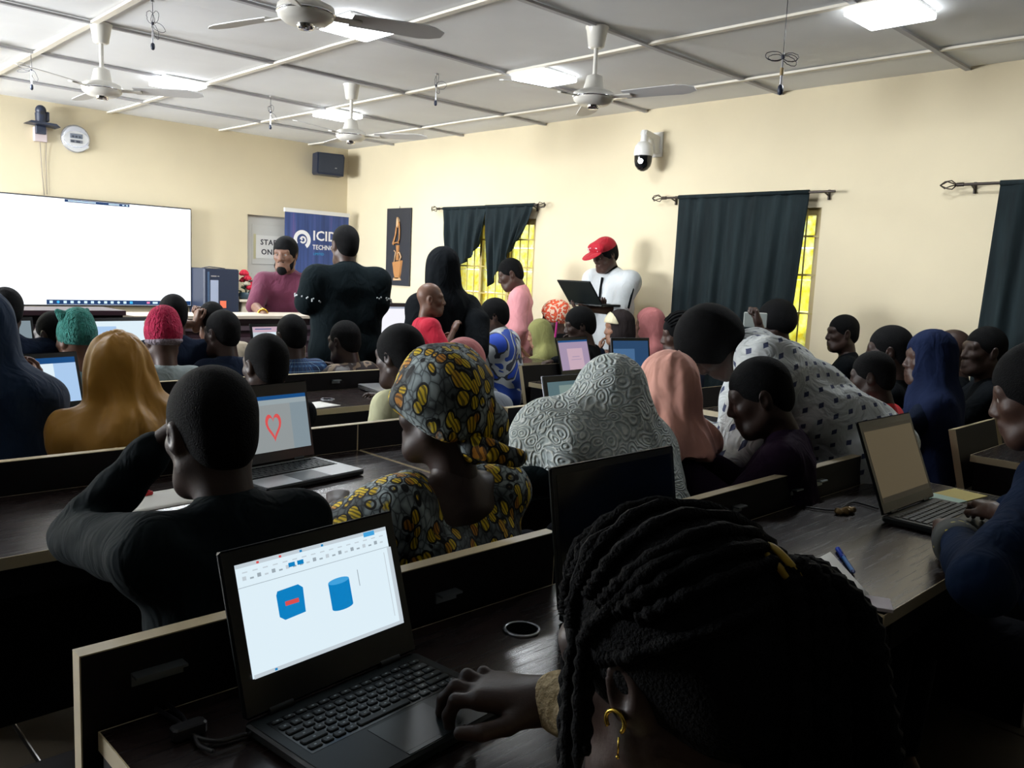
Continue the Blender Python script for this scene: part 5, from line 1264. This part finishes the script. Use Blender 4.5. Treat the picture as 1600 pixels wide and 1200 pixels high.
for k in range(9):
    pts = []
    for i in range(14):
        f = i/13; a = -1.3+2.6*k/8; q = V3(.090*math.sin(a), .085-.19*f, .06+.075*math.cos(a)*math.sin(PI*(.15+.7*f))); dv = q-V3(0,-.014,.031); q = V3(0,-.014,.031)+dv/np.linalg.norm(dv/np.array([.089,.109,.103])); pts.append(bd.c+bd.Mh@(q*bd.hs)-bd.org)
    mb.tube(pts, [.008*(1+.25*math.sin(i*2.4)) for i in range(14)], 6)
mb.build('braids', HAIRB, bd.o)
ba = person('boy with full black hair in front of the wide curtain, holding up a grey book', A(1212,502,5.5), hs=.98, yaw=.3, lean=.1, hp=.1, hy=.5, skin_m=SKIN_B(), top=NVY, hair='afro', hvox=.007, wrists=(A(1185,505,5.1), None), hands=('fist','relax'))
person('boy with cropped hair in profile against the cream wall', A(1316,520,5.6), hs=.98, yaw=.4, hy=.75, lean=.1, hp=.1, skin_m=SKIN_B(), top=BLK, hair='crop', hvox=.006)
# second row beyond the aisle
person('boy with cropped hair and dark top right behind the bending man', A(1388,548,4.4), hs=1.08, yaw=.2, lean=.1, hp=.1, hy=.35, skin_m=SKIN_B(), top=BLK, hair='crop', hvox=.006)
person('child in a red shirt just behind the bending man', A(1362,588,3.55), hs=.86, yaw=.2, lean=.1, hp=.2, skin_m=SKIN_B(), top=REDS, hair='crop', hvox=.006)
nh = person('girl in a dark navy headscarf and robe at the right', A(1450,560,3.88), hs=.98, yaw=.35, hy=.7, lean=.1, hp=.05, skin_m=SKIN_A(), top=NVY, sleeve=1.9, hair=None)
hijab(nh, NAVYH, 'headscarf', 1.05, .02, 6, .010, .011, 14)
person('boy with a shaved shiny head just behind the navy headscarf', A(1485,548,4.9), hs=1.05, yaw=.3, hy=.4, lean=.1, hp=.1, skin_m=SKIN_B(), top=BLK, hair=None, hvox=.006)
person('boy in profile with a shaved head beside the black curtain at the right', A(1537,548,4.5), hs=1.06, yaw=.45, hy=.85, lean=.08, hp=.0, skin_m=SKIN_B(), top=BLK, hair='crop', hvox=.006)

# ---------------------------------------------------------------- fourth row
gh = person('child in a green woollen hat', A(118,532,4.1), hs=.95, yaw=.1, hy=.3, lean=.1, hp=.08, skin_m=SKIN_C(), top=TEAL, hair=None, hvox=.006)
headgear(gh, 'beanie', GRNH, 'woollen_hat')
for q_ in (((-.050,.0,.120), (-.080,.01,.150)), ((.050,-.01,.125), (.070,-.01,.150))): np_obj('hat_corner', [sdf_mesh(xf([cone(q_[0], q_[1], .036, .016)], gh.Mh, gh.c, gh.hs), .006, wrinkle(.002, 4, 60))+(0,)], GRNH, gh.o, gh.org)
rbn = person('child in a crimson woollen hat with a grey rim and a grey T shirt', A(254,530,4.1), hs=.97, yaw=-.05, lean=.1, hp=.1, wide=1.0, skin_m=SKIN_A(), top=GRYT, sleeve=1.0, hair=None, hvox=.006, loose=.012)
headgear(rbn, 'beanie', REDH, 'woollen_hat'); headgear(rbn, 'beanie_rim', cloth('grey wool', (.22,.18,.21), .2, .95, .8, 40), 'hat_rim', lift=-.012)
n8 = person('boy in a navy jersey with pale piping and a white figure eight mark', A(347,520,4.4), hs=.97, yaw=.05, hy=.25, lean=.16, hp=.12, wide=1.0, skin_m=SKIN_B(), top=NVY, sleeve=1.0, hair='crop', hvox=.006, loose=.012)
person('boy in a blue plaid shirt', A(455,525,4.7), hs=.98, yaw=-.05, lean=.14, hp=.15, wide=1.0, skin_m=SKIN_B(), top=M_PLAID, sleeve=1.0, hair='crop', hvox=.006, loose=.012, coll=True)
person('boy in a brown camouflage hooded top', A(538,533,4.8), hs=.95, yaw=.1, hy=.25, lean=.14, hp=.18, skin_m=SKIN_B(), top=M_CAMO, sleeve=1.9, hair='crop', hvox=.006, loose=.014, coll=True)
person('boy behind the green hat, dark head in profile with a white shirt', A(84,522,4.2), hs=.93, yaw=.3, hy=.5, lean=.14, hp=.2, skin_m=SKIN_B(), top=WHT, hair='crop', hvox=.007)
person('dark haired head at the left edge in front of the television', A(8,486,4.05), hs=.88, yaw=.0, lean=.12, skin_m=SKIN_B(), top=NVY, hair='short', hvox=.007)
person('dark haired head right behind the crimson hat', A(270,492,4.4), hs=.88, yaw=-.05, lean=.22, hp=.1, skin_m=SKIN_B(), top=NVY, hair='crop', hvox=.007)
hd = person('person in a beige shirt raising folded hands beside the navy jersey', A(330,500,4.62), hs=.82, yaw=.0, lean=.2, hp=.1, skin_m=SKIN_C(), top=cloth('beige cotton', (.45,.38,.28)), sleeve=.9, hair='crop', hvox=.007, wrists=(A(307,507,4.55), A(315,503,4.62)), elbow=((-1,0,-1),(1,0,-1)), hands=('fist','fist'), hand_dir=((.2,.1,1),(-.2,.1,1)), palm=((1,0,0),(-1,0,0)))

# ---------------------------------------------------------------- standing people
hw = person('woman standing in a black hijab and robe with a toddler on her back', A(690,424,5.2), hs=1.10, yaw=-.25, lean=.06, hy=-.3, hp=.08, sit=False, wide=.98, skin_m=SKIN_A(), top=BLK, sleeve=1.85, hair=None, vox=.013, loose=.025, wrists=(A(660,548,5.2), A(747,556,5.0)), elbow_at=(A(652,510,5.05), A(745,505,5.15)))
hijab(hw, BLK, 'hijab', .85, .14, 6, .010, .010, 17)
P = [cone(hw.L(-.07,0,.1), V3(hw.hip[0]-.12,hw.hip[1],.10), .15, .19, k=.1), cone(hw.L(.07,0,.1), V3(hw.hip[0]+.12,hw.hip[1],.10), .15, .19, k=.1), cut((0,0,-1), -.04)]
np_obj('robe', [sdf_mesh(P, .016, fold((hw.hip[0], hw.hip[1]), 8, .016, 1.0, .1, 5))+(0,)], BLK, hw.o, hw.org)
td = person('toddler in a crimson polo shirt carried by the woman in black', A(673,467,4.85), hs=.77, yaw=-1.95, hy=-2.2, lean=-.05, hp=.0, seat=.9, s=.58, wide=1.05, skin_m=SKIN_C(), top=REDC, sleeve=.8, hair=None, vox=.008, hvox=.005, eyes=True, legs_m=TEALP, wrists=(A(690,528,5.0), A(709,516,4.78)), loose=.006)
np_obj('collar', [sdf_mesh([cone(td.neck-td.T@V3(0,0,.012), td.neck+td.T@V3(0,0,.012), .046, .040)], .005)+(0,)], REDC, td.o, td.org)
mb = MB(); mb.tube([td.neck+td.T@V3(.0475*math.cos(q),.0475*math.sin(q),-.012)-td.org for q in [2*PI*i/20 for i in range(20)]], .003, 5, closed=True); e_, s_ = td.el[1], td.sh[1]; c_ = s_+(e_-s_)*.76; F_ = frame(e_-s_, (0,0,1)); 
mb.tube([c_+F_@V3(.041*math.cos(q),0,.041*math.sin(q))-td.org for q in [2*PI*i/18 for i in range(18)]], .003, 5, closed=True).build('white_trim', WHT, td.o)
P = [cone(td.hip-td.T@V3(.05,-.02,.02), td.hip+td.T@V3(.05,.02,.02), .10, .10), cone(td.hip+V3(0,0,-.02), td.hip+V3(0,0,-.20), .105, .12, k=.05)]
np_obj('wrap_cloth', [sdf_mesh(P, .010, wrinkle(.006, 2, 25))+(0,)], TEALP, td.o, td.org)
bk = person('man standing back turned in a black tunic with short embroidered sleeves', A(539,383,5.25), hs=1.0, yaw=-.25, hy=-.15, lean=.03, hp=.08, sit=False, wide=1.10, skin_m=SKIN_A(), top=DKT, sleeve=1.0, hair='crop', vox=.012, hvox=.006, loose=.020, wrists=(A(500,500,5.45), A(572,500,5.55)), elbow_at=(A(481,472,5.12), A(590,474,5.32)), legs_m=DKT, top_disp=.006)
P = [cone(bk.L(-.07,0,.06), V3(*bk.L(-.09,0,0)[:2],.52), .135, .165, k=.1), cone(bk.L(.07,0,.06), V3(*bk.L(.09,0,0)[:2],.52), .135, .165, k=.1), cut((0,0,-1), -.55)]
np_obj('tunic_skirt', [sdf_mesh(P, .014, fold((bk.hip[0], bk.hip[1]), 8, .010, 1.0, .5, 7))+(0,)], DKT, bk.o, bk.org)
mb = MB(); rs_ = random.Random(2)
for i in range(2):
    a, e = bk.sh[i], bk.el[i]; F_ = frame(e-a, (0,0,1)); 
    for k in range(30): q = rs_.random()*6.28; c_ = a+(e-a)*rs_.uniform(.86,1.0)+F_@V3(.088*math.cos(q),0,.088*math.sin(q)); mb.ball(c_-bk.org, .006, 6)
mb.build('embroidery', WHT, bk.o, 'stuff')
pr = person('bearded man in a maroon T shirt facing the room and leaning on the counter', A(446,397,6.45), hs=1.05, yaw=2.62, hy=2.28, lean=.14, hp=.10, sit=False, wide=1.02, skin_m=SKIN_C(), top=MARO, sleeve=1.0, hair='short', vox=.010, hvox=.005, eyes=True, loose=.010, wrists=(A(498,490,6.15), A(412,492,6.1)), elbow_at=(A(492,470,6.35), A(398,478,6.35)))
np_obj('beard', [sdf_mesh(xf([cone((-.040,.042,-.085), (.0,.078,-.112), .026, .028), cone((.040,.042,-.085), (.0,.078,-.112), .026, .028), cone((-.058,.012,-.045), (-.044,.04,-.085), .014, .022, k=.02), cone((.058,.012,-.045), (.044,.04,-.085), .014, .022, k=.02), cone((-.02,.098,-.053), (.02,.098,-.053), .006, k=.01), ell((0,.105,-.067), (.030,.02,.014), k=.01, op='-')], pr.Mh, pr.c, pr.hs), .004)+(0,)], HAIRB, pr.o, pr.org)
mb = MB(); F_ = frame(pr.wr[1]-pr.el[1], (0,0,-1)); c_ = pr.wr[1]*.9+pr.el[1]*.1; mb.tube([c_+F_@V3(.034*math.cos(q),0,.034*math.sin(q))-pr.org for q in [2*PI*i/18 for i in range(18)]], .008, 6, closed=True); mb.ball(c_+F_@V3(0,0,.036)-pr.org, (.018,.018,.01), 10); mb.build('wristwatch', M_GOLD, pr.o)
pk = person('man standing at the barred window in a pink long sleeved shirt, looking down', A(797,428,7.3), hs=1.08, yaw=.75, hy=.85, lean=.05, hp=.40, sit=False, wide=1.05, skin_m=SKIN_A(), top=PNK3, sleeve=1.93, hair='crop', vox=.011, hvox=.005, eyes=True, loose=.016, coll=True)
cm = person('man in a crimson cap and white polo shirt holding an open laptop by the wall', A(945,398,6.95), hs=1.07, yaw=1.55, hy=1.45, lean=.04, hp=.38, sit=False, wide=1.08, skin_m=SKIN_A(), top=WHT, sleeve=1.0, hair='short', vox=.011, hvox=.005, eyes=True, loose=.018, wrists=(A(918,482,6.65), A(935,478,6.75)), elbow=((-.7,-.2,-1),(.8,-.3,-.8)), hands=('relax','relax'), palm=((0,0,1),(0,0,1)))
M_CAP = cloth('crimson cap cloth', (.36,.008,.02), .06, .7)
np_obj('cap', [sdf_mesh(xf([ell((0,-.012,.045), (.086,.106,.092)), cone((-.05,.07,.075), (.05,.07,.075), .032, k=.05), cut((0,.08,-1), -.038)], cm.Mh, cm.c, cm.hs), .005)+(0,)], M_CAP, cm.o, cm.org)
np_obj('cap_brim', [sdf_mesh(xf([ell((0,.125,.040), (.080,.085,.008), rotm(0,.18,0)), ell((0,0,.04), (.07,.09,.05), k=.002, op='-')], cm.Mh, cm.c, cm.hs), .004)+(0,)], M_CAP, cm.o, cm.org)
np_obj('polo_collar', [sdf_mesh([cone(cm.neck-cm.T@V3(0,-.005,.03), cm.neck+cm.T@V3(0,.012,.025), .082, .066, k=.02)], .006)+(0,)], BLK, cm.o, cm.org)
mb = MB(); o_ = -cm.T[:, 0]; mb.tube([cm.neck+o_*.05+V3(0,0,.012)-cm.org, cm.sh[0]+V3(0,0,.082)+o_*.01-cm.org, cm.sh[0]*.6+cm.el[0]*.4+o_*.075+V3(0,0,.03)-cm.org, cm.sh[0]*.1+cm.el[0]*.9+o_*.085-cm.org], .010, 6).build('shoulder_stripe', BLK, cm.o)
mb = MB(); f_ = cm.T[:, 1]; mb.tube([cm.L(.0,.075,.46)+f_*.03-cm.org, cm.L(.0,.10,.36)+f_*.022-cm.org, cm.L(.0,.105,.28)+f_*.02-cm.org], .010, 6).build('placket', BLK, cm.o)
lt = lettering('UNLE', .040, M_PW, cm.o, (0,0,0), (0,0,0), 1.1, 1.0, .002, 'cap_lettering')
X_ = cm.Mh@rotm(PI)@np.array([[1,0,0],[0,0,-1],[0,1,0]]); lp = cm.c+cm.Mh@V3(.060,.112,.066)-cm.org
lt.matrix_local = Matrix([[*X_[0], lp[0]], [*X_[1], lp[1]], [*X_[2], lp[2]], [0,0,0,1]])
tp = A(914,478,6.62)
laptop((float(tp[0]), float(tp[1]), float(tp[2])), 1.55, 'open black laptop held by the man in the crimson cap', .35, .23, .23, R(42), 'lilac')

# ---------------------------------------------------------------- seated beyond the aisle, fourth row
bb = person('boy in profile with a white shirt under a blue and white jersey', A(771,493,5.9), hs=.95, yaw=.55, hy=.85, lean=.14, hp=.15, wide=1.12, skin_m=SKIN_A(), top=M_BLW, sleeve=1.0, hair='short', hvox=.006, eyes=True, loose=.03)
np_obj('white_collar', [sdf_mesh([cone(bb.neck-bb.T@V3(0,0,.06), bb.neck+bb.T@V3(0,.0,.02), .11, .066, k=.02), cone(bb.sh[1]*.6+bb.neck*.4, bb.sh[0]*.6+bb.neck*.4, .072, k=.05)], .009)+(0,)], WHT, bb.o, bb.org)
ol = person('girl in an olive headscarf writing beside the pink shirted man', A(842,522,6.9), hs=.90, yaw=.6, hy=.9, lean=.16, hp=.25, skin_m=SKIN_D(), top=OLV, hair=None); hijab(ol, OLV, 'headscarf', .9, .2, 6, .008, .010, 21)
rw = person('woman in a red and white printed headwrap', A(866,495,7.3), hs=1.04, yaw=.5, hy=.7, lean=.14, hp=.15, skin_m=SKIN_A(), top=BLK, hair=None)
np_obj('headwrap', [sdf_mesh(xf([SKULL(.026), ell((0,-.07,.06), (.07,.06,.06), k=.04), ell((0,.13,-.052), (.09,.085,.10), k=.01, op='-'), cut((0,.35,-1), .05)], rw.Mh, rw.c, rw.hs), .007)+(0,)], M_REDP, rw.o, rw.org)
dh = person('person in a black shirt resting the head on one hand, in profile', A(905,508,6.25), hs=1.08, yaw=.45, hy=.9, lean=.22, hp=.20, skin_m=SKIN_B(), top=BLK, sleeve=1.8, hair='short', hvox=.006, wrists=(A(879,545,6.1), A(845,570,6.1)), elbow=((-.8,.4,-1),(.6,.2,-1)), hands=('relax','relax'), hand_dir=((.1,.1,1), None), palm=((.6,-.6,0),(0,0,-1)))
ch = person('girl in a cream headband and brown black scarf with her hand on her cheek', A(966,512,6.6), hs=1.04, yaw=.55, hy=1.0, lean=.14, hp=.10, skin_m=SKIN_D(), top=NVY, sleeve=1.9, hair=None, hvox=.006, eyes=True, wrists=(A(937,546,6.5), None), elbow=((-.6,.4,-1),(.6,-.3,-1)), hand_dir=((.2,.0,1), None), palm=((.7,-.5,0),(0,0,-1)))
hijab(ch, cloth('brown black scarf', (.030,.024,.024)), 'scarf', .7, .25, 6, .008, .009, 23)
np_obj('headband', [sdf_mesh(xf([SKULL(.028), cut((0,-1,.35), -.012), cut((0,.2,-1), -.025)], ch.Mh, ch.c, ch.hs), .006)+(0,)], CREAMC, ch.o, ch.org)
pr2 = person('girl in a rose pink headscarf and dress beside the wall', A(1013,508,6.8), hs=1.04, yaw=.45, hy=.7, lean=.08, hp=.05, skin_m=SKIN_C(), top=PNK2, sleeve=1.9, hair=None); hijab(pr2, PNK2, 'headscarf', 1.0, .05, 6, .010, .010, 25)
# ---------------------------------------------------------------- prints on the shirts
def on_back(B, me_or_pts, name, m, ax, az, off, size=None, text=None):
    """flat print lying on the back of a shirt"""
    X = B.T@np.array([[1,0,0],[0,0,-1],[0,1,0]]); p = B.L(ax, 0, az)-B.T[:, 1]*off-B.org
    o = lettering(text, size, m, B.o, (0,0,0), (0,0,0), 1, 1, .001, name)
    o.matrix_local = Matrix([[*X[0], p[0]], [*X[1], p[1]], [*X[2], p[2]], [0,0,0,1]]); return o
on_back(rbn, None, 'shirt_lettering', mat('dark grey print', (.05,.06,.08), .7), -.10, .29, .122, .050, 'OWE-LIFE')
on_back(n8, None, 'jersey_mark', mat('pale print', (.55,.60,.66), .6), .045, .37, .121, .055, '8')
mb = MB(); mb.tube([n8.L(-.05,-.10,.455)-n8.org, n8.L(-.095,-.112,.42)-n8.org, n8.L(-.125,-.118,.34)-n8.org, n8.L(-.135,-.118,.22)-n8.org, n8.L(-.135,-.115,.10)-n8.org], .003, 5).build('piping', MATS['pale print'], n8.o)
# ---------------------------------------------------------------- papers, pens and leads
M_PAP = MATS['white paper']
def sheet(px, dx, dy, yaw, label, z=.7505, m=None, lines=0, curl=0.0, name='paper', cat='paper'):
    c = at(px[0], px[1], z=z); t = thing(name, (c[0], c[1], z), yaw, label, cat)
    mb = MB(); mb.grid(lambda u, v: ((u-.5)*dx, (v-.5)*dy, .0012+curl*max(0, u-.7)**2*4), 8, 6); o = mb.build('sheet', m or M_PAP, t)
    md = o.modifiers.new('thickness', 'SOLIDIFY'); md.thickness = .0006
    for k in range(lines): MB().box((-dx*.4,dy*(.35-.7*k/lines),.0020), (dx*(.35-.1*(k % 3)),dy*(.35-.7*k/lines)+.002,.0022)).build('ruled_line', p_lineprint, t)
    return t
p_lineprint = mat('grey print', (.35,.38,.42), .8)
sheet((242,782), .30, .17, R(4), 'white paper sheets under the red and yellow pen on the second row desk')
sheet((488,634), .22, .15, R(10), 'folded white paper on the third row desk left of the yellow shirt')
_a, _b = at(1296,876,z=.7505), at(1356,944,z=.7505); _e = _a-_b; _ln = float(np.hypot(_e[0], _e[1])); _l = V3(-_e[1], _e[0], 0)/_ln
t = sheet((1300,900), .17, _ln, math.atan2(-_e[0], _e[1]), 'white paper beside the blue pen on the right hand desk, corner curled', curl=.06); _c = (_a+_b)/2+_l*.085; t.location = (_c[0], _c[1], .7505)
c = at(1353,945, z=.7505); t = thing('notebook', (c[0], c[1], .7505), R(28), 'small pale notebook at the corner of the right hand desk', 'notebook'); MB().box((-.035,-.05,.002), (.035,.05,.010), bev=.002).build('cover', mat('pale pink grey paper', (.55,.50,.52), .7), t)
c = at(1489,776, z=.7505); t = thing('colour_card', (c[0], c[1], .7505), R(-8), 'card half pale teal and half yellow behind the dim laptop', 'card')
MB().box((-.15,-.055,.0), (-.02,.055,.002)).build('teal_half', mat('pale teal card', (.45,.62,.52), .7), t); MB().box((-.02,-.055,.0), (.12,.055,.002)).build('yellow_half', mat('yellow card', (.62,.52,.16), .7), t)
c = at(1535,795, z=.7505); t = thing('blue_card', (c[0], c[1], .7505), R(-20), 'light blue card under the typing hands at the right', 'card'); MB().box((-.05,-.03,0), (.05,.03,.003)).build('card', mat('light blue card', (.25,.45,.62), .6), t)
def pen(p, q, rad, label, mb_, mc_, mt_, z=.757):
    a, b = at(*p, z=z), at(*q, z=z); t = thing('pen', a, 0, label, 'pen'); d = b-a; V = lambda f: tuple(d*f)
    MB().cyl(V(.0), V(.62), rad, n=12).build('barrel', mb_, t); MB().cyl(V(.60), V(1.0), rad*1.18, n=12).ball(V(1.0), rad*1.15, 10).build('cap', mc_, t)
    MB().cyl(V(-.06), V(.0), rad*.35, rad*.9, n=10).build('tip', mt_, t); up = V3(0,0,rad*1.3); MB().tube([d*.66+up, d*.8+up*1.25, d*.97+up], rad*.28, 6).build('clip', mc_, t)
pen((1333,893), (1309,858), .0055, 'blue ballpoint pen lying on the right hand desk', mat('clear blue plastic', (.05,.20,.55), .2), mat('blue plastic', (.01,.05,.45), .35), mat('pen tip', (.02,.05,.2), .3))
pen((188,780), (236,770), .0055, 'yellow pen with a red cap on the second row desk', mat('yellow plastic', (.60,.58,.04), .35), mat('red plastic', (.55,.01,.015), .35), M_BLACK)
pk_ = A(868,516,6.0); t = thing('pink_pen', pk_, 0, 'bright pink pen in the hand of the girl in olive', 'pen'); MB().cyl((0,0,-.05), (.01,0,.06), .007, n=8).build('barrel', mat('pink plastic', (.75,.04,.35), .4), t); MB().cyl((.01,0,.06), (.0115,0,.075), .005, .002, n=8).build('tip', M_BLACK, t)
t = thing('grey_book', A(1180,499,5.25), 2.2, 'grey book held up in front of the wide curtain', 'book'); MB().box((-.07,-.012,-.05), (.07,.012,.04), bev=.004).build('cover', mat('grey cover', (.25,.28,.26), .6), t); MB().box((-.066,-.009,-.047), (.066,.009,.0425)).build('pages', M_PAP, t)
# leads
def cable(pts, rad, label, extra=None, m=None):
    o = pts[0]; t = thing('cable', o, 0, label, 'cable'); P = [Vector(p)-Vector(o) for p in pts]; out = []
    for i in range(40):
        u = i/39*(len(P)-1); k = min(int(u), len(P)-2); f = u-k; a, b, c, d = P[max(k-1,0)], P[k], P[k+1], P[min(k+2,len(P)-1)]
        out.append(.5*((2*b)+(c-a)*f+(2*a-5*b+4*c-d)*f*f+(3*b-a-3*c+d)*f*f*f))
    MB().tube(out, rad, 6).build('lead', m or M_BLACK, t); return t, P
Z = .756
t, P = cable([at(243,1107,z=Z), at(278,1128,z=Z), at(303,1150,z=Z), at(340,1158,z=Z), at(384,1147,z=Z), at(392,1146,z=.763)], .0034, 'black charger lead with a plug block, left of the nearest laptop')
q = Vector(at(297,1143,z=.757))-Vector(at(243,1107,z=Z)); MB().box((q.x-.026,q.y-.010,-.004), (q.x+.022,q.y+.012,.014), bev=.004).build('plug_block', M_BLACK, t)
cable([at(262,1101,z=Z), at(285,1120,z=Z), at(297,1143,z=.760)], .0034, 'short black lead running into the plug block'); cable([at(303,1150,z=Z), at(312,1165,z=Z), at(333,1174,z=Z)], .003, 'thin black lead end below the plug block')
cable([at(1258,792,z=Z), at(1295,797,z=Z), at(1312,795,z=Z), at(1330,785,z=Z), at(1350,788,z=Z), at(1372,795,z=Z)], .003, 'thin black lead running to the dim brown laptop')
c = at(1318,803,z=.7505); t = thing('wrapper', (c[0], c[1], .7505), R(-20), 'crumpled golden brown wrapper on the right hand desk', 'wrapper'); np_obj('foil', [sdf_mesh([ell((0,0,.008), (.032,.014,.008)), ell((.03,.0,.010), (.012,.010,.010), k=.01)], .003, wrinkle(.004, 3, 160))+(0,)], mat('brown foil', (.30,.19,.07), .35, .3), t, V3(0,0,0))
